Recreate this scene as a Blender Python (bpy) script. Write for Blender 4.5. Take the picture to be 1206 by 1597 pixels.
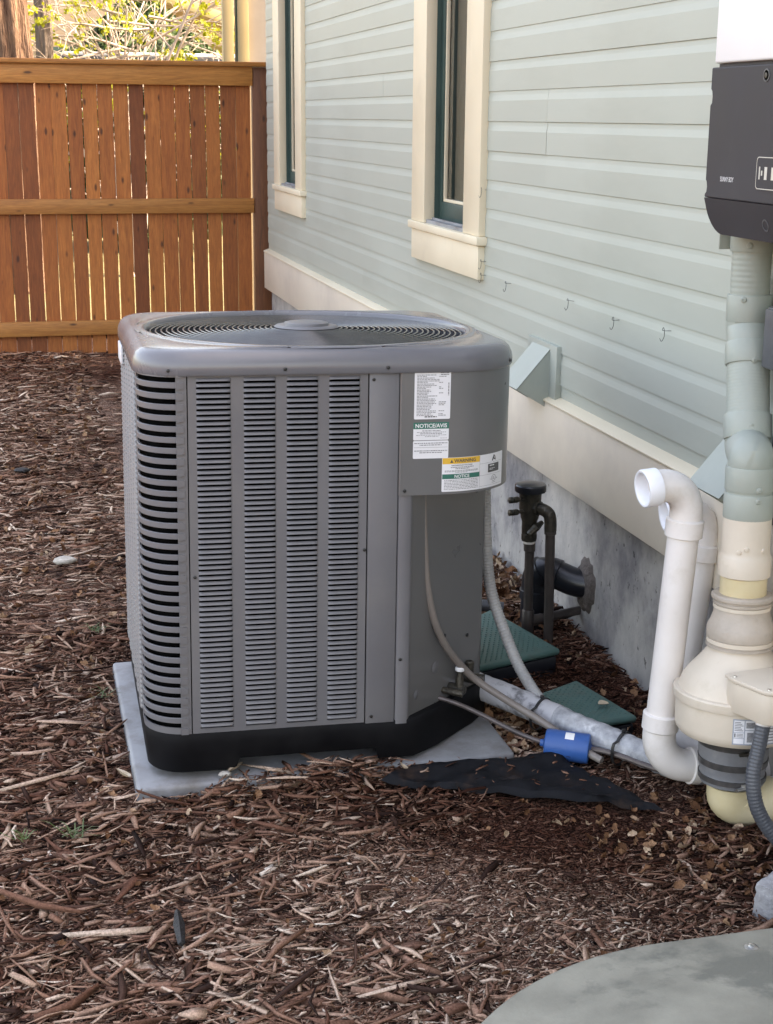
import bpy, bmesh, math, random
import numpy as np
from mathutils import Vector, Matrix, Euler
PI = math.pi
random.seed(7)
scn = bpy.context.scene
for o in list(bpy.data.objects): bpy.data.objects.remove(o)

# ------------------------------------------------------------------ camera
cd = bpy.data.cameras.new('camera'); cam = bpy.data.objects.new('camera', cd)
scn.collection.objects.link(cam); scn.camera = cam
cd.sensor_fit = 'VERTICAL'; cd.sensor_height = 36.0; cd.sensor_width = 36.0
cd.lens = 51.85; cd.clip_start = 0.05; cd.clip_end = 2000
cam.matrix_world = Matrix(((0.9704, 0.0547, -0.2354, 0), (-0.2416, 0.2528, -0.9369, 0), (0.0082, 0.9660, 0.2585, 1.6), (0, 0, 0, 1)))
cam.rotation_mode = 'XYZ'
cd.dof.use_dof = True; cd.dof.focus_distance = 3.7; cd.dof.aperture_fstop = 28

# ------------------------------------------------------------------ light
SUN_EL, SUN_AZ = math.radians(44), math.radians(100)      # azimuth clockwise from +Y: the sun stands behind the house
world = bpy.data.worlds.new('World'); scn.world = world; world.use_nodes = True
wn = world.node_tree; bg = wn.nodes['Background']
sky = wn.nodes.new('ShaderNodeTexSky'); sky.sky_type = 'NISHITA'; sky.sun_disc = False
sky.sun_elevation = SUN_EL; sky.sun_rotation = SUN_AZ
sky.air_density = 1.0; sky.dust_density = 4.0; sky.ozone_density = 1.0
wn.links.new(sky.outputs['Color'], bg.inputs['Color']); bg.inputs['Strength'].default_value = 0.15
sd = bpy.data.lights.new('sun', 'SUN'); sd.energy = 2.3; sd.angle = math.radians(0.6); sd.color = (1, .95, .86)
sun = bpy.data.objects.new('sun', sd); scn.collection.objects.link(sun)
sdir = Vector((math.sin(SUN_AZ)*math.cos(SUN_EL), math.cos(SUN_AZ)*math.cos(SUN_EL), math.sin(SUN_EL)))
sun.rotation_euler = sdir.to_track_quat('Z', 'Y').to_euler(); sun.location = (8, -3, 12)
vs = scn.view_settings
scn.display_settings.display_device = 'sRGB'
vs.view_transform = 'Standard'; vs.look = 'None'; vs.gamma = 1; vs.use_curve_mapping = False
vs.exposure = 3.02
vs.use_white_balance = True; vs.white_balance_temperature = 9150; vs.white_balance_tint = 16
scn.render.engine = 'CYCLES'; scn.cycles.use_denoising = True
scn.cycles.max_bounces = 8; scn.cycles.diffuse_bounces = 4; scn.cycles.glossy_bounces = 4
scn.cycles.caustics_reflective = False; scn.cycles.caustics_refractive = False

# ------------------------------------------------------------------ helpers
COL = scn.collection
class MB:
    def __init__(s): s.v = []; s.f = []
    def add(s, vs_, fs):
        n = len(s.v); s.v += [tuple(p) for p in vs_]; s.f += [tuple(i+n for i in f) for f in fs]; return s
    def box(s, x0, x1, y0, y1, z0, z1):
        return s.add([(x0,y0,z0),(x1,y0,z0),(x1,y1,z0),(x0,y1,z0),(x0,y0,z1),(x1,y0,z1),(x1,y1,z1),(x0,y1,z1)],
                     [(0,3,2,1),(4,5,6,7),(0,1,5,4),(1,2,6,5),(2,3,7,6),(3,0,4,7)])
    def loops(s, L, closed=True, cap0=False, cap1=False):
        n = len(L[0]); vs_ = [p for l in L for p in l]; fs = []
        for k in range(len(L)-1):
            for i in range(n if closed else n-1):
                j = (i+1) % n; fs.append((k*n+i, k*n+j, (k+1)*n+j, (k+1)*n+i))
        if cap0: fs.append(tuple(range(n-1, -1, -1)))
        if cap1: fs.append(tuple((len(L)-1)*n+i for i in range(n)))
        return s.add(vs_, fs)
    def tube(s, pts, rad, n=14, cap=True):
        pts = [Vector(p) for p in pts]; m = len(pts)
        if not hasattr(rad, '__len__'): rad = [rad]*m
        L = []; up = None
        for i, p in enumerate(pts):
            t = (pts[min(i+1, m-1)]-pts[max(i-1, 0)])
            if t.length < 1e-9: t = Vector((0,0,1))
            t.normalize()
            if up is None: up = Vector((0,1,0)) if abs(t.y) < .9 else Vector((1,0,0))
            a = up - t*up.dot(t)
            if a.length < 1e-6: a = t.orthogonal()
            a.normalize(); b = t.cross(a); up = a
            L.append([p + (a*math.cos(2*PI*k/n) + b*math.sin(2*PI*k/n))*rad[i] for k in range(n)])
        return s.loops(L, True, cap, cap)
    def lathe(s, prof, org=(0,0,0), axis=(0,0,1), n=40, cap0=True, cap1=True):
        ax = Vector(axis).normalized(); a = ax.orthogonal().normalized(); b = ax.cross(a); o = Vector(org)
        L = [[o+ax*h+(a*math.cos(2*PI*k/n)+b*math.sin(2*PI*k/n))*max(r, 1e-4) for k in range(n)] for r, h in prof]
        return s.loops(L, True, cap0, cap1)
    def prism(s, poly, z0, z1):
        n = len(poly)
        return s.loops([[(x,y,z0) for x,y in poly],[(x,y,z1) for x,y in poly]], True, True, True)
ORG = {}
def org(o): return ORG.get(o.name, Vector((0,0,0))) if o is not None else Vector((0,0,0))
def obj(name, mb, mat, parent=None, bevel=0, seg=2, smooth=35, world=True):
    me = bpy.data.meshes.new(name)
    off = org(parent) if (world and parent is not None) else Vector((0,0,0))
    me.from_pydata([tuple(Vector(p)-off) for p in mb.v], [], mb.f)
    bm = bmesh.new(); bm.from_mesh(me)
    bmesh.ops.recalc_face_normals(bm, faces=bm.faces)
    if bevel:
        es = [e for e in bm.edges if len(e.link_faces) == 2 and e.calc_face_angle(0) > .5]
        bmesh.ops.bevel(bm, geom=es, offset=bevel, segments=seg, affect='EDGES', profile=.5, clamp_overlap=True)
    bm.to_mesh(me); bm.free()
    if smooth:
        me.polygons.foreach_set('use_smooth', [True]*len(me.polygons)); me.set_sharp_from_angle(angle=math.radians(smooth))
    o = bpy.data.objects.new(name, me); COL.objects.link(o)
    if mat: me.materials.append(mat)
    if parent is not None: o.parent = parent
    ORG[o.name] = org(parent)
    return o
def inst(name, me, loc, parent=None, rot=(0,0,0), scale=(1,1,1)):
    o = bpy.data.objects.new(name, me); COL.objects.link(o); o.location = loc; o.rotation_euler = rot; o.scale = scale
    if parent is not None: o.parent = parent
    ORG[o.name] = org(parent)
    return o
def mesh_of(mb, mat, bevel=0, seg=2, smooth=35, name='m'):
    o = obj(name, mb, mat, None, bevel, seg, smooth); me = o.data; bpy.data.objects.remove(o); return me
def tag(o, label, cat, group=None):
    o['label'] = label; o['category'] = cat
    if group: o['group'] = group
    return o
def thing(name, loc, label, cat, group=None, rot=(0,0,0)):
    o = bpy.data.objects.new(name, None); COL.objects.link(o); o.location = loc; o.rotation_euler = rot
    o.empty_display_size = .05; ORG[o.name] = Vector(loc); return tag(o, label, cat, group)
def bez(p, n=24):                                   # Catmull-Rom through points
    p = [Vector(q) for q in p]; p = [p[0]*2-p[1]] + p + [p[-1]*2-p[-2]]; out = []
    segs = len(p)-3; per = max(2, n//segs)
    for i in range(segs):
        a,b,c,d = p[i:i+4]
        for k in range(per + (1 if i == segs-1 else 0)):
            t = k/per
            out.append(.5*((2*b)+(c-a)*t+(2*a-5*b+4*c-d)*t*t+(3*b-a-3*c+d)*t**3))
    return out
def arc_path(a, corner, b, r, n=10):                # straight - bend - straight
    a, c, b = Vector(a), Vector(corner), Vector(b)
    u, w = (a-c).normalized(), (b-c).normalized()
    p, q = c+u*r, c+w*r
    return [p*(1-t)**2+c*2*t*(1-t)*1.0+q*t*t if False else (p*(1-t)**2+c*(2*t*(1-t))+q*t*t) for t in [i/n for i in range(n+1)]]

# ------------------------------------------------------------------ materials
def nodes(name):
    m = bpy.data.materials.new(name); m.use_nodes = True; t = m.node_tree
    return m, t, t.nodes['Principled BSDF']
def N(t, k, **kw):
    n = t.nodes.new(k)
    for a, b in kw.items():
        if a in n.inputs: n.inputs[a].default_value = b
        else: setattr(n, a, b)
    return n
def ramp(t, stops):
    r = t.nodes.new('ShaderNodeValToRGB'); e = r.color_ramp.elements
    while len(e) < len(stops): e.new(.5)
    for k, (p, c) in enumerate(stops): e[k].position = p; e[k].color = (*c, 1)
    return r
def coord(t, scale=(1,1,1), kind='Object', rnd=False):
    c = N(t, 'ShaderNodeTexCoord'); mp = N(t, 'ShaderNodeMapping'); mp.inputs['Scale'].default_value = scale
    t.links.new(c.outputs[kind], mp.inputs['Vector'])
    if rnd:
        oi = N(t, 'ShaderNodeObjectInfo'); mu = N(t, 'ShaderNodeMath', operation='MULTIPLY'); mu.inputs[1].default_value = 37
        t.links.new(oi.outputs['Random'], mu.inputs[0])
        cx = N(t, 'ShaderNodeCombineXYZ')
        for k in range(3): t.links.new(mu.outputs[0], cx.inputs[k])
        t.links.new(cx.outputs[0], mp.inputs['Location'])
    return mp.outputs['Vector']
def mat(name, c1, c2=None, scale=8, rough=.5, rough2=None, bump=0, bscale=60, metallic=0, stretch=(1,1,1), spec=.5, detail=6, kind='Object', coat=0, lo=.35, hi=.65, dirt=None, dscale=3, dlo=.55, dhi=.75, bdist=.01):
    m, t, b = nodes(name); L = t.links
    b.inputs['Metallic'].default_value = metallic; b.inputs['Specular IOR Level'].default_value = spec
    b.inputs['Coat Weight'].default_value = coat; b.inputs['Coat Roughness'].default_value = .12
    v = coord(t, stretch, kind)
    n = N(t, 'ShaderNodeTexNoise', Scale=scale, Detail=detail, Roughness=.6); L.new(v, n.inputs['Vector'])
    r = ramp(t, [(lo, c1), (hi, c2 or c1)]); L.new(n.outputs['Fac'], r.inputs['Fac']); out = r.outputs['Color']
    if dirt:
        n2 = N(t, 'ShaderNodeTexNoise', Scale=dscale, Detail=9, Roughness=.65); L.new(v, n2.inputs['Vector'])
        rr = ramp(t, [(dlo, (0,0,0)), (dhi, (1,1,1))]); L.new(n2.outputs['Fac'], rr.inputs['Fac'])
        mx = N(t, 'ShaderNodeMix', data_type='RGBA'); L.new(rr.outputs['Color'], mx.inputs[0]); L.new(out, mx.inputs[6]); mx.inputs[7].default_value = (*dirt, 1)
        out = mx.outputs[2]
    L.new(out, b.inputs['Base Color'])
    if rough2 is None: b.inputs['Roughness'].default_value = rough
    else:
        mr = N(t, 'ShaderNodeMapRange'); mr.inputs[1].default_value = .3; mr.inputs[2].default_value = .7
        mr.inputs[3].default_value = rough; mr.inputs[4].default_value = rough2; L.new(n.outputs['Fac'], mr.inputs[0]); L.new(mr.outputs[0], b.inputs['Roughness'])
    if bump:
        nb = N(t, 'ShaderNodeTexNoise', Scale=bscale, Detail=5); L.new(v, nb.inputs['Vector'])
        bp = N(t, 'ShaderNodeBump', Strength=bump, Distance=bdist); L.new(nb.outputs['Fac'], bp.inputs['Height']); L.new(bp.outputs[0], b.inputs['Normal'])
    return m
def wood(name, cols, stretch, knot=True, rough=.6, vary=1.0):
    m, t, b = nodes(name); L = t.links
    v = coord(t, stretch, 'Object', True)
    n = N(t, 'ShaderNodeTexNoise', Scale=5, Detail=8, Roughness=.62, Distortion=1.6); L.new(v, n.inputs['Vector'])
    r = ramp(t, [(.25, cols[0]), (.5, cols[1]), (.75, cols[2])]); L.new(n.outputs['Fac'], r.inputs['Fac'])
    oi = N(t, 'ShaderNodeObjectInfo')
    tone = ramp(t, [(0, (.45,.36,.36)), (.2, (.62,.52,.50)), (.4, (.82,.74,.66)), (.6, (1.0,.9,.8)), (.8, (1.08,1.05,.95)), (1, (1.25,1.28,1.15))]); L.new(oi.outputs['Random'], tone.inputs['Fac'])
    mx = N(t, 'ShaderNodeMix', data_type='RGBA', blend_type='MULTIPLY'); mx.inputs[0].default_value = vary
    L.new(r.outputs['Color'], mx.inputs[6]); L.new(tone.outputs['Color'], mx.inputs[7]); out = mx.outputs[2]
    fine = N(t, 'ShaderNodeTexNoise', Scale=26, Detail=4, Roughness=.7); L.new(v, fine.inputs['Vector'])
    fr = ramp(t, [(.3, (.72,.72,.72)), (.7, (1.15,1.15,1.15))]); L.new(fine.outputs['Fac'], fr.inputs['Fac'])
    m2 = N(t, 'ShaderNodeMix', data_type='RGBA', blend_type='MULTIPLY'); m2.inputs[0].default_value = 1
    L.new(out, m2.inputs[6]); L.new(fr.outputs['Color'], m2.inputs[7]); out = m2.outputs[2]
    if knot:
        v2 = coord(t, (stretch[0]*.8 if stretch[0] > 1 else 2.2, stretch[1] if stretch[1] > 1 else 2.2, stretch[2] if stretch[2] > 1 else 2.2), 'Object', True)
        vo = N(t, 'ShaderNodeTexVoronoi', Scale=2.1); L.new(v2, vo.inputs['Vector'])
        nk = N(t, 'ShaderNodeTexNoise', Scale=3, Detail=2); L.new(v2, nk.inputs['Vector'])
        ad = N(t, 'ShaderNodeMath', operation='MULTIPLY_ADD'); L.new(nk.outputs['Fac'], ad.inputs[0]); ad.inputs[1].default_value = .09; L.new(vo.outputs['Distance'], ad.inputs[2])
        kr = ramp(t, [(.115, (.12,.09,.08)), (.2, (1,1,1))]); L.new(ad.outputs[0], kr.inputs['Fac'])
        m3 = N(t, 'ShaderNodeMix', data_type='RGBA', blend_type='MULTIPLY'); m3.inputs[0].default_value = .85
        L.new(out, m3.inputs[6]); L.new(kr.outputs['Color'], m3.inputs[7]); out = m3.outputs[2]
    L.new(out, b.inputs['Base Color']); b.inputs['Roughness'].default_value = rough
    bp = N(t, 'ShaderNodeBump', Strength=.25, Distance=.004); L.new(fine.outputs['Fac'], bp.inputs['Height']); L.new(bp.outputs[0], b.inputs['Normal'])
    return m
M = {}
M['ac'] = mat('ac_grey_paint', (.132,.130,.138), (.152,.149,.157), 3, .36, .46, bump=.05, bscale=420, bdist=.0006, dirt=(.178,.172,.170), dscale=4, dlo=.48, dhi=.82)
M['ac_cap'] = mat('ac_cap_paint', (.135,.135,.147), (.16,.16,.172), 4, .20, .30, bump=.03, bscale=300, bdist=.0005, dirt=(.22,.21,.20), dscale=7, dlo=.6, dhi=.9, coat=.15)
M['ac_gloss'] = mat('ac_panel_paint', (.125,.125,.125), (.145,.142,.14), 3, .26, .36, bump=.03, bscale=260, bdist=.0006, coat=.2)
M['dark'] = mat('interior_shade', (.002,.002,.002), (.004,.004,.004), 40, .9, spec=.05)  # near-black colour stands in for the shade inside casings
M['black_plastic'] = mat('black_plastic', (.005,.005,.006), (.009,.009,.010), 12, .5, .65, bump=.15, bscale=150, bdist=.001, dirt=(.016,.014,.013), dscale=9, dlo=.62, dhi=.85, spec=.12)
M['wire'] = mat('guard_wire', (.05,.05,.052), (.07,.07,.07), 20, .22, spec=.7)
M['screw'] = mat('dark_screw', (.03,.03,.03), (.05,.05,.05), 50, .35, metallic=.6)
M['steel'] = mat('zinc_steel', (.5,.5,.5), (.62,.62,.6), 60, .28, metallic=.9)
M['pad'] = mat('pad_plastic', (.225,.23,.238), (.285,.29,.30), 9, .5, .65, bump=.2, bscale=120, bdist=.0012, dirt=(.13,.11,.095), dscale=7, dlo=.47, dhi=.72)
M['sticker'] = mat('sticker_white', (.74,.74,.76), (.8,.8,.82), 10, .4)
M['ink'] = mat('sticker_ink', (.06,.06,.065), (.1,.1,.1), 90, .5)
M['ink_grey'] = mat('sticker_grey_ink', (.2,.2,.21), (.32,.32,.33), 250, .5)
M['green_ink'] = mat('sticker_green', (.012,.14,.10), (.016,.16,.12), 20, .4)
M['yellow_ink'] = mat('sticker_yellow', (.75,.42,.045), (.8,.46,.06), 20, .4)
M['siding'] = mat('siding_paint', (.385,.412,.36), (.43,.457,.40), 1.6, .42, .55, bump=.12, bscale=70, bdist=.0015, stretch=(1,.25,1), dirt=(.33,.35,.30), dscale=2.2, dlo=.48, dhi=.80)
M['cream'] = mat('cream_paint', (.71,.615,.455), (.76,.665,.50), 2.5, .42, .55, bump=.08, bscale=60, bdist=.0015, dirt=(.62,.53,.40), dscale=4, dlo=.58, dhi=.85)
M['fascia'] = mat('fascia_paint', (.66,.585,.48), (.72,.64,.525), 1.5, .45, .58, bump=.08, bscale=50, bdist=.002, dirt=(.50,.44,.38), dscale=1.6, dlo=.45, dhi=.8)
M['green_paint'] = mat('dark_green_paint', (.026,.058,.052), (.036,.074,.066), 6, .42, bump=.06, bscale=80)
M['pvc'] = mat('white_pvc', (.72,.67,.63), (.79,.75,.72), 5, .38, .5, bump=.05, bscale=60, bdist=.001, dirt=(.50,.44,.36), dscale=6, dlo=.54, dhi=.85)
M['pvc_in'] = mat('clean_pvc', (.78,.79,.82), (.83,.84,.87), 5, .4)
M['tan'] = mat('tan_plastic', (.60,.515,.415), (.68,.595,.49), 4, .42, .55, bump=.1, bscale=120, bdist=.001, dirt=(.50,.42,.31), dscale=9, dlo=.58, dhi=.8)
M['tan_rubber'] = mat('weathered_rubber', (.36,.305,.25), (.50,.43,.36), 7, .55, bump=.15, bscale=120, dirt=(.25,.205,.165), dscale=6)
M['yellow_pvc'] = mat('yellowed_pvc', (.62,.50,.28), (.72,.62,.42), 5, .3, .42, bump=.03, bscale=60)
M['rubber'] = mat('grey_rubber', (.155,.158,.165), (.21,.212,.22), 8, .5, bump=.1, bscale=120, dirt=(.28,.27,.26), dscale=10, dlo=.58, dhi=.8)
M['dark_rubber'] = mat('dark_band', (.05,.05,.05), (.10,.09,.085), 30, .4, metallic=.3)
M['flex_grey'] = mat('grey_flex', (.33,.325,.32), (.40,.395,.385), 8, .4, bump=.05, bscale=80, dirt=(.23,.215,.2), dscale=12)
M['flex_dark'] = mat('dark_flex', (.06,.065,.075), (.085,.09,.10), 12, .4)
M['brown_hose'] = mat('brown_hose', (.17,.145,.13), (.22,.19,.17), 8, .4)
M['copper'] = mat('dull_tube', (.085,.07,.068), (.13,.105,.1), 14, .4, metallic=.3)
M['blue'] = mat('blue_paint', (.012,.085,.29), (.018,.105,.34), 8, .38, .5, bump=.05, bscale=90, dirt=(.03,.06,.14), dscale=10, dlo=.6, dhi=.8)
M['tie'] = mat('black_tie', (.015,.015,.016), (.022,.022,.023), 20, .4)
M['brass'] = mat('weathered_brass', (.03,.028,.024), (.07,.06,.045), 30, .4, metallic=.4, bump=.3, bscale=120)
M['dark_pipe'] = mat('dark_pipe', (.035,.028,.026), (.06,.048,.043), 10, .42, bump=.1, bscale=60, dirt=(.09,.075,.065), dscale=12, dlo=.6, dhi=.8)
M['abs'] = mat('black_abs', (.009,.010,.014), (.015,.017,.022), 14, .3, dirt=(.05,.045,.04), dscale=14, dlo=.6, dhi=.8)
M['lid'] = mat('green_lid', (.045,.115,.10), (.062,.145,.128), 12, .42, .6, bump=.15, bscale=100, bdist=.001, dirt=(.08,.10,.08), dscale=10, dlo=.56, dhi=.8)
M['fabric'] = mat('black_fabric', (.006,.0062,.008), (.011,.0115,.014), 30, .6, .8, spec=.15, bump=.35, bscale=40, bdist=.004, dirt=(.04,.024,.018), dscale=10, dlo=.55, dhi=.72)
M['inv_white'] = mat('inverter_white', (.80,.80,.80), (.84,.84,.84), 5, .35)
M['inv_dark'] = mat('inverter_dark', (.033,.031,.035), (.043,.040,.045), 6, .55, .65, spec=.3, bump=.1, bscale=300, bdist=.0006, stretch=(4,1,.6), dirt=(.052,.049,.050), dscale=5, dlo=.55, dhi=.85)
M['inv_ink'] = mat('inverter_ink', (.55,.52,.45), (.6,.57,.5), 9, .5)
M['white_ink'] = mat('white_ink', (.8,.8,.8), (.82,.82,.82), 9, .5)
M['cover'] = mat('cover_fibreglass', (.215,.205,.168), (.315,.30,.245), 7, .45, .65, detail=10, bump=.35, bscale=140, bdist=.002, dirt=(.17,.168,.14), dscale=4.5, dlo=.52, dhi=.60)
M['stone'] = mat('grey_stone', (.26,.26,.27), (.42,.41,.41), 18, .8, bump=.6, bscale=60, dirt=(.15,.14,.14), dscale=22)
M['mortar'] = mat('mortar_patch', (.085,.07,.062), (.13,.105,.095), 30, .9, bump=.8, bscale=80)
M['glass_dark'] = None
def concrete():
    m, t, b = nodes('foundation_concrete'); L = t.links
    v = coord(t, (1,1,1)); v2 = coord(t, (1, 1.15, .85))
    n1 = N(t, 'ShaderNodeTexNoise', Scale=2.6, Detail=9, Roughness=.66); L.new(v2, n1.inputs['Vector'])
    r1 = ramp(t, [(.32, (.115,.110,.118)), (.43, (.22,.21,.212)), (.53, (.37,.352,.33)), (.70, (.54,.51,.47))]); L.new(n1.outputs['Fac'], r1.inputs['Fac'])
    n2 = N(t, 'ShaderNodeTexNoise', Scale=34, Detail=4, Roughness=.7); L.new(v2, n2.inputs['Vector'])
    r2 = ramp(t, [(.31, (.16,.15,.15)), (.38, (1,1,1))]); L.new(n2.outputs['Fac'], r2.inputs['Fac'])
    mx = N(t, 'ShaderNodeMix', data_type='RGBA', blend_type='MULTIPLY'); mx.inputs[0].default_value = .85
    L.new(r1.outputs['Color'], mx.inputs[6]); L.new(r2.outputs['Color'], mx.inputs[7])
    n3 = N(t, 'ShaderNodeTexNoise', Scale=7, Detail=8, Roughness=.7); L.new(v, n3.inputs['Vector'])
    r3 = ramp(t, [(.60, (0,0,0)), (.72, (.55,.55,.55))]); L.new(n3.outputs['Fac'], r3.inputs['Fac'])
    m2 = N(t, 'ShaderNodeMix', data_type='RGBA'); L.new(r3.outputs['Color'], m2.inputs[0]); L.new(mx.outputs[2], m2.inputs[6]); m2.inputs[7].default_value = (.50,.49,.47,1)
    L.new(m2.outputs[2], b.inputs['Base Color']); b.inputs['Roughness'].default_value = .8
    bp = N(t, 'ShaderNodeBump', Strength=.5, Distance=.004); L.new(n2.outputs['Fac'], bp.inputs['Height']); L.new(bp.outputs[0], b.inputs['Normal'])
    return m
M['concrete'] = concrete()
M['cedar_v'] = wood('cedar_board', [(.25,.072,.018),(.36,.112,.028),(.45,.160,.042)], (7,7,.55))
M['cedar_h'] = wood('cedar_rail', [(.32,.115,.028),(.43,.175,.042),(.51,.225,.062)], (.45,7,7), vary=.25)
M['cedar_post'] = wood('cedar_post', [(.10,.04,.02),(.16,.062,.028),(.22,.09,.04)], (6,6,.5))
def glass():
    m, t, b = nodes('window_glass'); b.inputs['Base Color'].default_value = (.9,.95,.93,1); b.inputs['Roughness'].default_value = .0
    b.inputs['Transmission Weight'].default_value = 1; b.inputs['IOR'].default_value = 1.5; return m
M['glass'] = glass()
M['room'] = mat('room_dark', (.02,.02,.02), (.03,.03,.03), 3, .9)
def chips_mat(name, pal, wet=True):
    m, t, b = nodes(name); L = t.links
    g = N(t, 'ShaderNodeNewGeometry'); r = ramp(t, pal); r.color_ramp.interpolation = 'LINEAR'
    L.new(g.outputs['Random Per Island'], r.inputs['Fac']); out = r.outputs['Color']
    v = coord(t, (1,1,1)); n = N(t, 'ShaderNodeTexNoise', Scale=230, Detail=4, Roughness=.7); L.new(v, n.inputs['Vector'])
    fr = ramp(t, [(.3, (.45,.43,.42)), (.7, (1.3,1.3,1.3))]); L.new(n.outputs['Fac'], fr.inputs['Fac'])
    mx = N(t, 'ShaderNodeMix', data_type='RGBA', blend_type='MULTIPLY'); mx.inputs[0].default_value = 1
    L.new(out, mx.inputs[6]); L.new(fr.outputs['Color'], mx.inputs[7]); out = mx.outputs[2]
    if wet:
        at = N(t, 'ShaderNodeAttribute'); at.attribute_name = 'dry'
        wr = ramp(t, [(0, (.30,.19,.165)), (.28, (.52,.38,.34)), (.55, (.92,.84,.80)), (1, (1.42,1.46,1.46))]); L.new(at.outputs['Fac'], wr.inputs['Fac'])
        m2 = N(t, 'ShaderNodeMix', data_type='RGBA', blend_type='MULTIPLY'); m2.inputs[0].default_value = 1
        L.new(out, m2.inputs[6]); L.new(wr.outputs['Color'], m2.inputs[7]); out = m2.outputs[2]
    L.new(out, b.inputs['Base Color']); b.inputs['Roughness'].default_value = .8; b.inputs['Specular IOR Level'].default_value = .08
    return m
M['chips'] = chips_mat('mulch_chips', [(0, (.018,.011,.010)), (.14, (.06,.030,.022)), (.34, (.17,.087,.062)), (.60, (.29,.170,.122)), (.80, (.40,.27,.205)), (.95, (.50,.38,.30)), (1, (.66,.56,.47))])
M['leaves'] = chips_mat('dry_leaves', [(0, (.08,.035,.018)), (.35, (.20,.095,.05)), (.7, (.32,.18,.105)), (1, (.50,.37,.26))], False)
def soil_mat():
    m, t, b = nodes('mulch_soil'); L = t.links
    v = coord(t, (1,1.0,1)); v3 = coord(t, (1,1.6,1))
    nz = N(t, 'ShaderNodeTexNoise', Scale=60, Detail=3); L.new(v, nz.inputs['Vector'])
    mxv = N(t, 'ShaderNodeMix', data_type='VECTOR'); mxv.inputs[0].default_value = .012; L.new(v3, mxv.inputs[4]); L.new(nz.outputs['Color'], mxv.inputs[5])
    vo = N(t, 'ShaderNodeTexVoronoi', Scale=190); L.new(mxv.outputs[1], vo.inputs['Vector'])
    sp = N(t, 'ShaderNodeSeparateColor'); L.new(vo.outputs['Color'], sp.inputs[0])
    r = ramp(t, [(0, (.018,.011,.009)), (.35, (.065,.036,.027)), (.7, (.17,.10,.076)), (1, (.34,.24,.19))]); L.new(sp.outputs[0], r.inputs['Fac'])
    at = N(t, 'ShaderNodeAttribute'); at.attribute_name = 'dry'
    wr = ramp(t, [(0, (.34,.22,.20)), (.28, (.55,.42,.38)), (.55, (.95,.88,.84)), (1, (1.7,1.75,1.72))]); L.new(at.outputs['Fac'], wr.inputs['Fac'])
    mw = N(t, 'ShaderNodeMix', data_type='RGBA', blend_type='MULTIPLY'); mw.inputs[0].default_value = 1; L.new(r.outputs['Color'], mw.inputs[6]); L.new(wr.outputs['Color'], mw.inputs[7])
    L.new(mw.outputs[2], b.inputs['Base Color']); b.inputs['Roughness'].default_value = .9; b.inputs['Specular IOR Level'].default_value = .05
    bp = N(t, 'ShaderNodeBump', Strength=1, Distance=.006); L.new(sp.outputs[1], bp.inputs['Height']); L.new(bp.outputs[0], b.inputs['Normal'])
    return m
M['soil'] = soil_mat()

# ================================================================== setting
def ground():
    xs = np.concatenate([[-400,-120,-40,-15,-6,-3], np.linspace(-2,2,80), [3,6,15,40,120,400]])
    ys = np.concatenate([[-400,-100,-30,-8,-2,0,1], np.linspace(1.6,10.8,180), [12,16,24,40,100,400]])
    mb = MB(); rng = np.random.default_rng(3); V = []
    for y in ys:
        for x in xs:
            z = -.012
            if 1.5 < y < 10.9 and -2 <= x <= 2: z += .010*math.sin(3.1*x+1.7*y)*math.sin(2.3*y-1.1*x) + rng.uniform(-.004,.004)
            V.append((x, y, z))
    n = len(xs); F = [(j*n+i, j*n+i+1, (j+1)*n+i+1, (j+1)*n+i) for j in range(len(ys)-1) for i in range(n-1)]
    mb.add(V, F); o = obj('ground', mb, M['soil'], smooth=60); o['kind'] = 'structure'
    mb = MB().add([(-400,11.2,.03),(400,11.2,.03),(400,400,.03),(-400,400,.03)], [(0,1,2,3)])
    M['lawn'] = mat('dry_lawn', (.09,.09,.03), (.17,.14,.07), 1.2, .9, bump=.6, bscale=30)
    o = obj('lawn', mb, M['lawn'], smooth=0); o['kind'] = 'structure'
ground()

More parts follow.
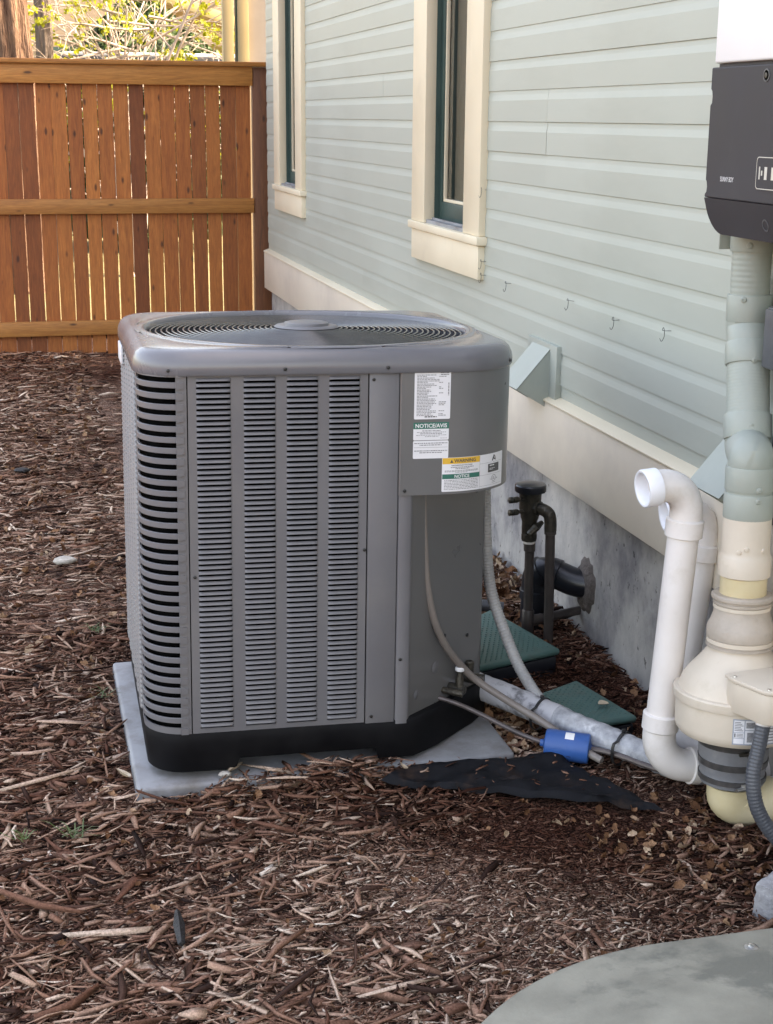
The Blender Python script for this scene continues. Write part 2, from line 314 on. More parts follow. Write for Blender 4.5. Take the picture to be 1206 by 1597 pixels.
# ------------------------------------------------------------------ house
house = thing('house', (1.70, 4.0, 0), 'pale green clapboard house side with cream trim on a concrete foundation', 'house')
WX = 1.70; HY0, HY1 = -3.0, 10.17
WIN = [(5.30, 6.27), (8.80, 9.75)]
CASE = .205
def build_house():
    p = .1035
    prof = [(0.0,0.0),(0.0,.070),(.0008,.0745),(.0030,.0885),(.0038,.100),(.0038,.112),(.03,.112),(.03,.004),(.004,-.0015)]
    def board(y0, y1, z):
        me = boards.get(round(y1-y0, 3))
        if me is None:
            mb = MB(); Ln = y1-y0
            mb.loops([[(x, 0, zz) for x, zz in prof], [(x, Ln, zz) for x, zz in prof]], True, True, True)
            me = mesh_of(mb, M['siding'], 0, 2, 0, 'siding_board'); boards[round(y1-y0, 3)] = me
        dx = random.uniform(-.0007,.0007)
        inst('siding_board', me, (WX+dx-1.70, y0-4.0, z), house)
    boards = {}
    for k in range(-2, 33):
        z = .762 + k*p
        if z < .70: continue
        segs = [(HY0, HY1)]
        if z+p > 1.16:
            segs = [(HY0, WIN[0][0]+.02), (WIN[0][1]-.02, WIN[1][0]+.02), (WIN[1][1]-.02, HY1)]
        out = []
        for a, b in segs:
            cuts = []
            if 1.33 < z < 1.66: cuts = [4.675]
            elif k % 3 == 0: cuts = [1.9 + .37*(k % 5), 7.3-.4*(k % 4)]
            elif k % 3 == 1 and k < 4: cuts = [6.95]
            c = [a] + [q for q in cuts if a+.3 < q < b-.3] + [b]
            for i in range(len(c)-1): out.append((c[i]+(.0007 if i else 0), c[i+1]-.0007))
        for a, b in out: board(a, b, z)
    # starter course under the lowest clapboard, water table board, foundation
    obj('starter_strip', MB().box(WX+.004, WX+.03, HY0, HY1, .700, .764), M['siding'], house)
    f = obj('water_table_board', MB().box(WX-.028, WX+.03, HY0, HY1+.01, .452, .700), M['fascia'], house, .004)
    obj('drip_cap', MB().add([(WX-.034,HY0,.701),(WX-.034,HY1,.701),(WX+.004,HY1,.701),(WX+.004,HY0,.701),(WX-.034,HY0,.707),(WX-.034,HY1,.707),(WX+.004,HY1,.722),(WX+.004,HY0,.722)],
        [(0,1,2,3),(7,6,5,4),(0,4,5,1),(1,5,6,2),(2,6,7,3),(3,7,4,0)]), M['cream'], f, .0015)
    # foundation, a little uneven
    ys = np.linspace(HY0, HY1-.02, 90); zs = np.linspace(-.3, .452, 8); rng = np.random.default_rng(5)
    V = [(WX+.018+rng.uniform(-.0015,.0015), y, z) for y in ys for z in zs]
    F = [(i*8+j, i*8+j+1, (i+1)*8+j+1, (i+1)*8+j) for i in range(89) for j in range(7)]
    mb = MB().add(V, F); obj('foundation_wall', mb, M['concrete'], house, smooth=60)
    # bulk of the house behind the cladding, upper storey and roof
    mb = MB()
    mb.box(WX+.40, 9.5, HY0, HY1, -.2, 4.18)
    for a, b, z0, z1 in [(HY0, WIN[0][0]+.05, -.2, 4.18), (WIN[0][1]-.05, WIN[1][0]+.05, -.2, 4.18), (WIN[1][1]-.05, HY1, -.2, 4.18),
                         (WIN[0][0]+.05, WIN[0][1]-.05, -.2, 1.18), (WIN[1][0]+.05, WIN[1][1]-.05, -.2, 1.18),
                         (WIN[0][0]+.05, WIN[0][1]-.05, 2.9, 4.18), (WIN[1][0]+.05, WIN[1][1]-.05, 2.9, 4.18)]:
        mb.box(WX+.031, WX+.39, a, b, z0, z1)
    obj('wall_core', mb, M['room'], house, smooth=0)
    M['roof'] = mat('roof_shingle', (.05,.045,.04), (.09,.08,.07), 20, .9)
    mb = MB(); poly = [(WX-.45, 3.98), (5.6, 6.6), (9.9, 3.98), (9.9, 4.12), (5.6, 6.75), (WX-.45, 4.12)]
    mb.loops([[(x, HY0-.3, z) for x, z in poly], [(x, HY1+.25, z) for x, z in poly]], True, True, True)
    obj('roof', mb, M['roof'], house, smooth=0)
    mb = MB(); tri = [(WX+.05, 4.18), (9.4, 4.18), (5.6, 6.55)]
    for yy in (HY0, HY1-.05): mb.loops([[(x, yy, z) for x, z in tri], [(x, yy+.05, z) for x, z in tri]], True, True, True)
    obj('gable_wall', mb, M['siding'], house, smooth=0)
    # windows
    for wi, (y0, y1) in enumerate(WIN):
        zb = 1.175; zt = 2.95; xo = WX-.026
        w = obj('window', MB().box(xo, WX+.02, y0, y0+CASE, zb, zt), M['cream'], house, .003)      # near casing
        obj('casing', MB().box(xo, WX+.02, y1-CASE, y1, zb, zt), M['cream'], w, .003)
        obj('casing', MB().box(xo-.004, WX+.02, y0-.02, y1+.02, zt+.001, zt+.16), M['cream'], w, .003)
        obj('sill', MB().box(xo-.012, WX+.075, y0-.016, y1+.016, 1.142, 1.174), M['cream'], w, .004)
        obj('apron', MB().box(xo+.001, WX+.02, y0+.004, y1-.004, 1.015, 1.139), M['cream'], w, .002)
        a, b = y0+CASE, y1-CASE
        mb = MB().box(xo+.006, WX+.16, b+.001, b+.028, 1.175, zt); obj('jamb', mb, M['green_paint'], w)
        mb = MB().box(xo+.006, WX+.16, a-.028, a-.001, 1.175, zt); obj('jamb', mb, M['green_paint'], w)
        obj('sill_track', MB().box(xo+.010, WX+.15, a, b, 1.1745, 1.188).box(WX+.01, WX+.016, a, b, 1.188, 1.196), M['pad'], w)
        mb = MB().box(WX+.040, WX+.082, b-.034, b, 1.190, zt).box(WX+.040, WX+.082, a, a+.034, 1.190, zt).box(WX+.041, WX+.081, a+.034, b-.034, 1.190, 1.262)
        obj('sash', mb, M['green_paint'], w, .002)
        mb = MB().box(WX+.048, WX+.062, b-.046, b-.0345, 1.263, zt).box(WX+.048, WX+.062, a+.0345, a+.046, 1.263, zt).box(WX+.049, WX+.061, a+.046, b-.046, 1.263, 1.275)
        obj('glazing_bead', mb, M['cream'], w, .001)
        obj('pane', MB().box(WX+.063, WX+.067, a+.034, b-.034, 1.262, zt), M['glass'], w, smooth=0)
        mb = MB().box(WX+.35, WX+.36, y0, y1, 1.0, 3.0); obj('room_back', mb, M['room'], w, smooth=0)
        mb = MB()
        for q in range(4): mb.tube([(WX+.16+.012*(q % 2), b-.02-.026*q, 1.25), (WX+.16+.012*(q % 2), b-.02-.026*q, 2.9)], .015, 8)
        M.setdefault('curtain', mat('curtain_cloth', (.045,.052,.045), (.07,.078,.07), 20, .9)); obj('curtain', mb, M['curtain'], w)
build_house()

# ------------------------------------------------------------------ back fence
fence = thing('wooden_fence', (0, 10.45, 0), 'stained cedar board fence with three rails across the back of the yard', 'fence')
def build_fence():
    rng = random.Random(4); x = 1.635
    top = 1.90
    k = 0
    while x > -2.6:
        w = .1035 + rng.uniform(-.004, .004); gap = rng.choice([.003,.007,.008,.010,.013]); 
        mb = MB(); lean0 = rng.uniform(-.003,.003)
        wd = 0.5*w
        L = []
        for z in (-.02+rng.uniform(-.01,.01), .5, 1.0, 1.45, 1.885):
            j = rng.uniform(-.0018,.0018)
            xs0, xs1 = -wd+j+gap*.5*(1 if z < 1 else .7), wd+rng.uniform(-.0018,.0018)-gap*.5*(1 if z < 1 else .7)
            L.append([(xs0,0,z),(xs1,0,z),(xs1,.018,z),(xs0,.018,z)])
        mb.loops(L, True, True, True)
        o = obj('fence_board', mb, M['cedar_v'], fence, .0015, 1, world=False)
        o.location = (x-wd, .02+rng.uniform(-.0015,.0015), 0); o.rotation_euler = (0, lean0*.6, 0)
        x -= w; k += 1
    for z0, z1, y0 in [(1.80, 1.925, -.024), (.946, 1.046, -.022), (.118, .218, -.022)]:
        for a, b in ((-2.6, -.45), (-.448, 1.648)):
            o = obj('rail', MB().box(0, b-a, 0, .040, 0, z1-z0), M['cedar_h'], fence, .003, world=False); o.location = (a, y0, z0)
    o = obj('cap_board', MB().box(0, 4.36, 0, .125, 0, .030), M['cedar_h'], fence, .003, world=False); o.location = (-2.6, -.052, 1.927)
    o = obj('post', MB().box(0, .135, 0, .09, -.3, 1.924), M['cedar_post'], fence, .004, world=False); o.location = (1.652, -.012, 0)
    for px in (-.62,):
        o = obj('post', MB().box(0, .09, 0, .09, -.3, 1.90), M['cedar_post'], fence, .004, world=False); o.location = (px, .042, 0)
build_fence()

# ------------------------------------------------------------------ beyond the fence
M['bark'] = mat('tree_bark', (.05,.022,.013), (.20,.12,.08), 5, .9, bump=1, bscale=14, stretch=(5,5,.7), bdist=.05)
M['bark2'] = mat('grey_bark', (.10,.08,.07), (.19,.155,.14), 8, .9, bump=.8, bscale=20, stretch=(5,5,.6), bdist=.03)
M['twig'] = mat('pale_twig', (.30,.25,.22), (.44,.38,.35), 14, .8)
def leafm(name, c1, c2, tr=.35):
    m, t, b = nodes(name); L = t.links
    g = N(t, 'ShaderNodeNewGeometry'); r = ramp(t, [(0, c1), (1, c2)]); L.new(g.outputs['Random Per Island'], r.inputs['Fac'])
    L.new(r.outputs['Color'], b.inputs['Base Color']); b.inputs['Roughness'].default_value = .5
    tl = N(t, 'ShaderNodeBsdfTranslucent'); L.new(r.outputs['Color'], tl.inputs['Color'])
    ms = N(t, 'ShaderNodeMixShader'); ms.inputs[0].default_value = tr; L.new(b.outputs[0], ms.inputs[1]); L.new(tl.outputs[0], ms.inputs[2])
    L.new(ms.outputs[0], t.nodes['Material Output'].inputs['Surface']); return m
M['bud'] = leafm('spring_leaf', (.20,.24,.016), (.36,.37,.03), .5)
M['ivy'] = leafm('ivy_leaf', (.012,.035,.008), (.045,.085,.02), .15)
M['crown'] = leafm('crown_leaf', (.06,.09,.02), (.16,.18,.04), .4)
def leaf_cards(mb, pts, size, rng):
    for p in pts:
        q = Euler((rng.uniform(0,6.3), rng.uniform(0,6.3), rng.uniform(0,6.3))).to_matrix(); s = size*rng.uniform(.6,1.4)
        c = [(-.5,0,0),(-.12,-.36,.06),(.5,0,.0),(-.12,.36,.06)]
        mb.add([Vector(p)+q@(Vector(v)*s) for v in c], [(0,1,2,3)])
def trunk_tree(loc, r, h, label, bark, seed, crown_z):
    rng = random.Random(seed); t = thing('tree', loc, label, 'tree'); mb = MB()
    n = 40; L = []
    ph = [rng.uniform(0,6.3) for _ in range(6)]
    for k in range(60):
        z = h*k/59; rr = r*(1.25-.25*min(1, z/.6) if z < .6 else 1)*(1-.35*z/h)
        L.append([(loc[0]+.06*math.sin(z*.9+ph[5])+math.cos(2*PI*i/n)*rr*(1+.10*math.sin(9*2*PI*i/n+ph[0]+1.3*math.sin(z*2.1))+.05*math.sin(17*2*PI*i/n+ph[1]+z*1.7)+rng.uniform(-.03,.03)),
                   loc[1]+math.sin(2*PI*i/n)*rr*(1+.10*math.sin(9*2*PI*i/n+ph[0]+1.3*math.sin(z*2.1))+rng.uniform(-.03,.03)), z) for i in range(n)])
    mb.loops(L, True, True, True); obj('trunk', mb, bark, t, smooth=60)
    mb = MB(); tips = []
    for k in range(9):
        a = rng.uniform(0, 6.3); z0 = h*rng.uniform(.75,.98); ln = rng.uniform(1.2,2.4)
        p = [Vector((loc[0], loc[1], z0))]; d = Vector((math.cos(a), math.sin(a), .7)).normalized()
        for q in range(5): d = (d+Vector((rng.uniform(-.3,.3), rng.uniform(-.3,.3), rng.uniform(-.1,.3)))).normalized(); p.append(p[-1]+d*ln/5); tips.append(p[-1])
        mb.tube(p, [.09*(1-.16*i) for i in range(6)], 7)
    obj('limbs', mb, bark, t, smooth=60)
    mb = MB(); pts = []
    for tp in tips:
        for q in range(30): pts.append(tp+Vector((rng.gauss(0,.45), rng.gauss(0,.45), rng.gauss(0,.35))))
    leaf_cards(mb, pts, .12, rng); obj('crown', mb, M['crown'], t, smooth=0)
trunk_tree((.02, 14.0, 0), .205, 5.5, 'thick rough reddish-brown tree trunk behind the left end of the fence', M['bark'], 3, 4)
trunk_tree((.325, 14.9, 0), .085, 6.0, 'thin grey tree trunk just right of the thick brown trunk', M['bark2'], 5, 4)
def bud_shrub():
    rng = random.Random(12); base = Vector((1.15, 15.2, 0))
    t = thing('budding_shrub', base, 'pale-twigged arching shrub with new yellow-green leaves above the fence', 'shrub')
    br = MB(); lf = []
    def grow(p, d, r, ln, depth):
        pts = [p]; rs = [r]; n = 7
        for k in range(n):
            d = (d + Vector((rng.uniform(-.35,.35), rng.uniform(-.3,.3), rng.uniform(-.28,.22)))*.55).normalized()
            p = p + d*ln/n; pts.append(p); rs.append(r*(1-.6*(k+1)/n))
            if depth < 3 and k > 0 and rng.random() < (.75 if depth < 2 else .5):
                s = Vector((rng.uniform(-1,1), rng.uniform(-.6,.6), rng.uniform(-.7,.5)))
                grow(p, (d*.7+s*.8).normalized(), rs[-1]*.65, ln*rng.uniform(.4,.62), depth+1)
        br.tube(pts, rs, 6)
        if depth >= 1:
            for q in pts[3:]:
                if rng.random() < .11:
                    for _ in range(rng.randint(7,16)): lf.append(q+Vector((rng.gauss(0,.024), rng.gauss(0,.024), rng.gauss(0,.02)+.01)))
    for k in range(9):
        a = rng.uniform(-1,1)
        grow(base+Vector((rng.uniform(-.12,.12), rng.uniform(-.1,.1), 0)) , Vector((a*.30, rng.uniform(-.1,.1), 1)).normalized(), .026, rng.uniform(2.5,3.3), 0)
    for k in range(15):
        z = rng.uniform(1.9,2.7); a = rng.choice([-1,1])
        grow(base+Vector((rng.uniform(-.35,.35), rng.uniform(-.2,.2), z)), Vector((a*rng.uniform(.6,1.1), rng.uniform(-.2,.2), rng.uniform(-.2,.45))).normalized(), .016, rng.uniform(.7,1.15), 1)
    obj('branches', br, M['twig'], t, smooth=60)
    mb = MB(); leaf_cards(mb, lf, .046, rng); obj('foliage', mb, M['bud'], t, smooth=0)
bud_shrub()
def ivy():
    rng = random.Random(8); t = thing('ivy_hedge', (1.6, 18.3, 0), 'dark green ivy mass behind the budding shrub', 'hedge')
    mb = MB(); mb.lathe([(.3,0),(.65,.6),(.68,1.6),(.60,2.3),(.40,2.6),(.1,2.7)], (1.6,18.6,0), (0,0,1), 18)
    M['ivy_core'] = mat('ivy_dark_core', (.008,.014,.005), (.012,.02,.008), 9, .9); obj('dark_core', mb, M['ivy_core'], t)  # solid core coloured dark for the shade inside the leaf mass
    mb = MB(); pts = []
    for k in range(9500):
        a = rng.uniform(0, 6.3); z = rng.uniform(.2, 2.95); r = (.86 if z < 2.2 else .86*max(.2, 1-(z-2.2)/.85))*rng.uniform(.85,1.1)
        pts.append(Vector((1.6+r*1.12*math.cos(a), 18.6+r*math.sin(a), z)))
    leaf_cards(mb, pts, .095, rng); obj('foliage', mb, M['ivy'], t, smooth=0)
ivy()
def neighbour():
    M['tan_wall'] = mat('tan_siding', (.20,.155,.11), (.25,.195,.14), 3, .8, stretch=(1,1,9))
    M['yellow_trim'] = mat('yellow_trim', (.46,.35,.14), (.50,.39,.17), 3, .6)
    M['brown_soffit'] = mat('brown_soffit', (.26,.18,.09), (.36,.26,.14), 5, .8, stretch=(1,1,1))
    t = thing('neighbour_house', (1.4, 23, 0), 'tan neighbouring house with a yellow-edged sloping eave behind the shrub', 'house')
    obj('wall', MB().box(-3, 6.5, 23.0, 30, 0, 4.6), M['tan_wall'], t, smooth=0)
    mb = MB(); mb.box(.70, .98, 22.93, 22.999, 1.4, 2.55); w = obj('window', mb, M['green_paint'], t); 
    obj('frame', MB().box(.62, .699, 22.92, 22.999, 1.3, 2.65).box(.981, 1.06, 22.92, 22.999, 1.3, 2.65), M['yellow_trim'], w)
    # sloping eave of the porch roof in front
    A = Vector((1.9, 20, 3.05)); B = Vector((3.6, 20, 2.50)); up = Vector((0, 0, .13))
    mb = MB(); mb.add([A, B, B+up, A+up, A+Vector((0,.06,0)), B+Vector((0,.06,0)), B+Vector((0,.06,.13)), A+Vector((0,.06,.13))], [(0,1,2,3),(7,6,5,4),(0,4,5,1),(1,5,6,2),(2,6,7,3),(3,7,4,0)])
    e = obj('eave_board', mb, M['yellow_trim'], t, .004)
    for k in range(9):
        o = Vector((.12, .08+.30*k, -.02)); s = Vector((0,.26,0)); 
        mb = MB(); a, b = A+o, B+o; d = Vector((0,0,.03))
        mb.add([a, b, b+s, a+s, a+d, b+d, b+s+d, a+s+d], [(0,1,2,3),(7,6,5,4),(0,4,5,1),(1,5,6,2),(2,6,7,3),(3,7,4,0)]); obj('soffit_board', mb, M['brown_soffit'], t)
    obj('beam', MB().box(2.4, 3.9, 20.9, 21.05, 2.36, 2.52), M['yellow_trim'], t)
    for x in (2.5, 3.8): obj('porch_post', MB().box(x, x+.12, 20.92, 21.03, 0, 2.359), M['yellow_trim'], t)
neighbour()
def low_roof():
    t = thing('low_flat_roof', (1.6, 17, 0), 'dark low flat roof with a bright pale top edge just above the fence', 'roof')
    M['roof_dark'] = mat('dark_metal_roof', (.03,.035,.045), (.05,.055,.07), 5, .4); M['roof_pale'] = mat('pale_roof_edge', (.62,.66,.74), (.7,.74,.8), 5, .4)
    obj('roof_slab', MB().box(.42, 2.9, 16.4, 17.8, 2.12, 2.20), M['roof_dark'], t, .01)
    obj('pale_edge', MB().box(.62, 2.9, 16.42, 17.8, 2.202, 2.238), M['roof_pale'], t, .006)
    for x, y in ((.5,16.5),(2.8,16.5),(.5,17.7),(2.8,17.7)): obj('support_post', MB().box(x-.04, x+.04, y-.04, y+.04, 0, 2.119), M['roof_dark'], t)
low_roof()
def porch():
    t = thing('porch', (1.75, 11.6, 0), 'cream-yellow porch posts and white board rising behind the fence beside the house', 'porch')
    M['porch_cream'] = mat('porch_cream', (.42,.335,.18), (.47,.38,.21), 3, .5); M['porch_white'] = mat('porch_white', (.40,.36,.32), (.46,.42,.38), 3, .6)
    obj('post', MB().box(1.601, 1.683, 11.5, 11.58, 0, 4.2), M['porch_cream'], t, .004)
    obj('post', MB().box(1.712, 1.795, 11.5, 11.58, 0, 4.2), M['porch_cream'], t, .004)
    obj('post_base', MB().box(1.70, 1.712, 11.51, 11.58, 0, 4.2), M['green_paint'], t)
    obj('white_board', MB().box(1.797, 2.30, 11.55, 11.60, 0, 4.2), M['porch_white'], t)
    obj('porch_beam', MB().box(1.55, 2.4, 11.48, 11.66, 4.201, 4.45), M['porch_cream'], t)
porch()
def bare_tree(loc, seed, label):
    rng = random.Random(seed); t = thing('bare_tree', loc, label, 'tree'); tr = MB(); br = MB()
    tr.tube([Vector(loc)+Vector((.15*math.sin(k*.7),0,k*.8)) for k in range(9)], [.22-.018*k for k in range(9)], 10); obj('trunk', tr, M['bark2'], t, smooth=60)
    def grow(p, d, r, ln, dep):
        pts = [p]; rs = [r]
        for k in range(5):
            d = (d+Vector((rng.uniform(-.3,.3), rng.uniform(-.3,.3), rng.uniform(-.15,.25)))).normalized(); p = p+d*ln/5; pts.append(p); rs.append(r*(1-.15*(k+1)))
            if dep < 3:
                for _ in range(2 if dep else 1): grow(p, (d+Vector((rng.uniform(-1,1), rng.uniform(-1,1), rng.uniform(-.4,.6)))).normalized(), rs[-1]*.55, ln*.55, dep+1)
        br.tube(pts, rs, 4)
    for k in range(6): grow(Vector(loc)+Vector((0,0,1.6+.5*k)), Vector((rng.uniform(-1,1), rng.uniform(-.6,.6), .6)).normalized(), .07, 2.6, 0)
    obj('crown', br, M['twig'], t, smooth=60)
bare_tree((4.2, 31, 0), 21, 'bare pale-branched tree far behind the yellow eave')
# ================================================================== air conditioner
A = .466
ac = thing('air_conditioner', (.723, 3.792, .045), 'grey louvered outdoor air conditioner unit with top fan on a pale pad', 'air conditioner', rot=(-.028, .0135, -.024))
X1, X2, X3, ZB, ZT = -.357, .071, .147, .085, .965
def P_(name, mb, m, parent=None, **k): return obj(name, mb, m, parent or ac, world=False, **k)
def outline(off=0, radii=(.10,.20,.10,.10), n=10, sub=8, a=A):
    pts = []; cs = [(-1,-1,180),(1,-1,270),(1,1,0),(-1,1,90)]
    for (sx, sy, a0), r in zip(cs, radii):
        rr = r+off; c = (sx*(a-r), sy*(a-r))
        for k in range(n+1):
            t = math.radians(a0+90*k/n); pts.append((c[0]+rr*math.cos(t), c[1]+rr*math.sin(t)))
    out = []
    for i in range(len(pts)):
        p, q = pts[i], pts[(i+1) % len(pts)]; out.append(p)
        d = math.dist(p, q)
        if d > .2:
            for k in range(1, sub): out.append((p[0]+(q[0]-p[0])*k/sub, p[1]+(q[1]-p[1])*k/sub))
    return out
def strip(mb, path, z0, z1, th=.0015, both=True):          # sheet standing on a plan path, real thickness inwards
    Lf = [[(x, y, z0) for x, y in path], [(x, y, z1) for x, y in path]]
    mb.loops(Lf, False)
    if both:
        ins = []
        for i, (x, y) in enumerate(path):
            a, b = path[max(0, i-1)], path[min(len(path)-1, i+1)]; tx, ty = b[0]-a[0], b[1]-a[1]; l = math.hypot(tx, ty) or 1
            ins.append((x-ty/l*th, y+tx/l*th))
        mb.loops([[(x, y, z1) for x, y in path], [(x, y, z1) for x, y in ins], [(x, y, z0) for x, y in ins], [(x, y, z0) for x, y in path]], False)
    return mb
def arc(cx, cy, r, a0, a1, n=14): return [(cx+r*math.cos(math.radians(a0+(a1-a0)*k/n)), cy+r*math.sin(math.radians(a0+(a1-a0)*k/n))) for k in range(n+1)]
def build_ac():
    # solid coil core, near-black to deepen the shade behind louvers and slots
    core = outline(-.022, (.10,.10,.10,.10)); 
    core = [(x, y) for x, y in core if not (x-y > .60)]
    P_('coil', MB().prism(core, .06, .955), M['dark'])
    # ---- base pan (chamfered front right corner)
    def base_out(o):
        pts = arc(-A+.10, -A+.10, .10+o, 180, 270, 10)
        pts += [(-.30,-A-o), (-.25,-A-o), (-.24,-A-o), (0,-A-o), (.10,-A-o), (.11,-A-o), (.15,-A-o), (.20,-A-o)]
        pts += [(.27,-.41-o*.7), (.34,-.34-o*.7), (.41,-.27-o*.7), (A+o*.5,-.20-o*.3)]
        pts += [(A+o,-.1), (A+o,.1), (A+o,.38)] + arc(A-.10, A-.10, .10+o, 0, 90, 8) + arc(-A+.10, A-.10, .10+o, 90, 180, 8) + [(-A-o,.1),(-A-o,-.1)]
        return pts
    o1 = base_out(-.001); o2 = base_out(-.010)
    def zb(x, y): return .010 if (-.245 < x < .105 and y < -.4) else -.018
    mb = MB(); mb.loops([[(x, y, zb(x, y)) for x, y in o2], [(x, y, zb(x, y)+.004) for x, y in base_out(-.006)], [(x, y, .06) for x, y in o1], [(x, y, .083) for x, y in o1], [(x, y, .0865) for x, y in base_out(-.004)], [(x*.95, y*.95, .087) for x, y in o1]], True, False, True)
    bp = P_('base_pan', mb, M['black_plastic'], smooth=50)
    mb = MB(); mb.box(-.06, .06, -.012, .012, 0, .010); r = P_('base_slot', mb, M['dark'], bp, bevel=.004); r.location = (.305, -.325, .083); r.rotation_euler = (0, 0, math.radians(45))
    # ---- front louver panel: ribs + louvers
    fp = MB(); y = -A
    H = ZT-ZB; cols = [(.021,.101),(.131,.206),(.232,.307),(.333,.407)]; nl = 67; pitch = (H-.022)/nl
    ed = [X1+.0016] + [X1+v for c in cols for v in c] + [X2-.0016]
    for k in range(0, len(ed), 2): fp.box(ed[k], ed[k+1], y, y+.006, ZB, ZT)
    for a, b in cols:
        fp.box(X1+a, X1+b, y+.0003, y+.006, ZT-.010, ZT); fp.box(X1+a, X1+b, y+.0003, y+.006, ZB, ZB+.012)
    panel = P_('louver_panel', fp, M['ac'], smooth=20)
    def louver(w, h=.0066, d=.0058, nx=10, nv=3):
        mb = MB(); L = []
        for v in range(nv+1):
            t = v/nv; row = []
            for i in range(nx+1):
                u = i/nx; u = .5-.5*math.cos(PI*u); e = min(u, 1-u)*w; b = math.sqrt(max(0, 1-(1-min(1, e/.008))**2))
                row.append(((u-.5)*w, -d*b*math.sin(t*PI/2)**.9, -h*t - (1-b)*.0022*t))
            L.append(row)
        row = [(x, yy+.0010, z-.0003) for x, yy, z in L[-1]]; L.append(row)
        mb.loops(L, False); return mb
    meshes = {}
    for ci, (a, b) in enumerate(cols):
        w = round(b-a, 3)
        if w not in meshes: meshes[w] = mesh_of(louver(w), M['ac'], smooth=60, name='louver')
        for k in range(nl): inst('louver', meshes[w], (X1+(a+b)/2, y, ZT-.0105-k*pitch), panel)
    # ---- rounded slotted corner
    cx, cy, r = -A+.10, -A+.10, .10
    cor = MB(); strip(cor, [(X1-.026, -A), (X1-.0012, -A)], ZB, ZT, .004)
    strip(cor, [(-A, cy+.022), (-A, cy+.004)], ZB, ZT, .004)
    path = [(-A, cy+.004)] + arc(cx, cy, r, 180, 270, 14) + [(X1-.026, -A)]
    strip(cor, path, ZT-.008, ZT, .004); strip(cor, path, ZB, ZB+.016, .004)
    cp = P_('corner_panel', cor, M['ac'], smooth=50)
    ns = 34; bh = .0138; gh = (H-.024-33*bh)/34; ph = gh+bh
    mb = MB()
    prof = [(.000,0.0),(-.0010,.0012),(-.0010,.0126),(0,.0138),(.004,.0138),(.004,0)]
    L = []
    for i, (x, yy) in enumerate(path):
        p0, p1 = path[max(0, i-1)], path[min(len(path)-1, i+1)]; tx, ty = p1[0]-p0[0], p1[1]-p0[1]; l = math.hypot(tx, ty); nx_, ny_ = -ty/l, tx/l
        e = 1.0 if 0 < i < len(path)-1 else 1.35
        L.append([(x+nx_*o, yy+ny_*o, (z-.0069)*e+.0069) for o, z in prof])
    mb.loops(L, True, True, True)
    bm = mesh_of(mb, M['ac'], smooth=22, name='corner_slat')
    for k in range(ns-1): inst('corner_slat', bm, (0, 0, ZB+.016+gh+ph*k), cp)
    # ---- left side: ribs and small louvers, rear and right sheets
    sp = MB(); y0, y1 = cy+.024, A-.10
    scol = []; w = .085; g = (y1-y0-6*w)/7
    for k in range(6): scol.append((y0+g+k*(w+g), y0+g+k*(w+g)+w))
    ed = [y0] + [v for c in scol for v in c] + [y1]
    for k in range(0, len(ed), 2): sp.box(-A, -A+.006, ed[k], ed[k+1], ZB, ZT)
    side = P_('side_panel', sp, M['ac'], smooth=20)
    lm = louver(.085); mb = MB()
    for a, b in scol:
        for k in range(nl):
            z = ZT-.0105-k*pitch; mb.add([(-A+yv, (a+b)/2+xv, zv+z) for xv, yv, zv in lm.v], lm.f)
    q = P_('side_louvers', mb, M['ac'], side, smooth=60); q['kind'] = 'stuff'
    rear = [(A-.026, -.214), (A-.026, -.05), (A, -.04), (A, A-.10)] + arc(A-.10, A-.10, .10, 0, 90, 8) + arc(-A+.10, A-.10, .10, 90, 180, 8)
    P_('rear_panel', strip(MB(), rear, ZB, ZT, .003), M['ac'], smooth=50)
    # ---- plain post strip, flange and recessed lower panel
    P_('post_strip', MB().box(X2+.0016, X3-.0014, -A, -A+.008, ZB-.004, ZT), M['ac'], bevel=.0015)
    zs = .662
    fl = [(X3+.0008, -A+.012), (X3+.0008, -A+.003), (X3+.004, -A), (X3+.030, -A), (X3+.036, -A+.004), (X3+.040, -A+.014)]
    P_('flange', strip(MB(), fl, ZB-.010, zs, .002), M['ac'], smooth=60)
    lp = fl[-1:] + [(X3+.046, -A+.022), (A-.050, -.248), (A-.036, -.234), (A-.028, -.226), (A-.0255,-.212)]
    low = P_('valve_panel', strip(MB(), lp, ZB, zs+.05, .003), M['ac_gloss'], smooth=60)
    def on_ch(u, z, o=.0): # point on the chamfer panel
        a, b = Vector((X3+.046, -A+.022)), Vector((A-.050, -.248)); p = a+(b-a)*u; n = Vector((.70,-.71)); return (p.x+n.x*o, p.y+n.y*o, z)
    for u, z in ((.50,.26),(.86,.235),(.95,.62)):
        P_('screw', MB().lathe([(.005,0),(.0045,.003),(.002,.004)], on_ch(u, z), (.7,-.71,0), 10), M['screw'], low)
    # embossed access plate on the chamfer
    for u, z, s in ((.36,.185,.016),(.08,.135,.012)): P_('bright_mark', MB().lathe([(s,0),(s*.9,.0006)], on_ch(u, z, .0005), (.7,-.71,0), 16), M['ac'], low)
    # ---- service panel (wraps the right front corner)
    sv = [(X3, -A+.010), (X3, -A-.002), (X3+.003, -A-.005), (A-.20, -A-.005)] + arc(A-.20, -A+.20, .205, 270, 360, 18)[1:] + [(A+.005, .0), (A+.005, .02), (A-.01, .022)]
    mb = strip(MB(), sv, zs, ZT, .003)
    mb.add([(x, y_, zs) for x, y_ in sv[1:-2]] + [(A-.02, 0, zs), (X3+.02, -A+.05, zs)], [tuple(range(len(sv)-3+2))])
    srv = P_('service_panel', mb, M['ac_gloss'], smooth=40)
    # ---- screws on the front
    def sc(x, z, yy=-A, r=.0042): P_('screw', MB().lathe([(r,0),(r*.95,.0025),(r*.4,.0035)], (x, yy, z), (0,-1,0), 10), M['screw'])
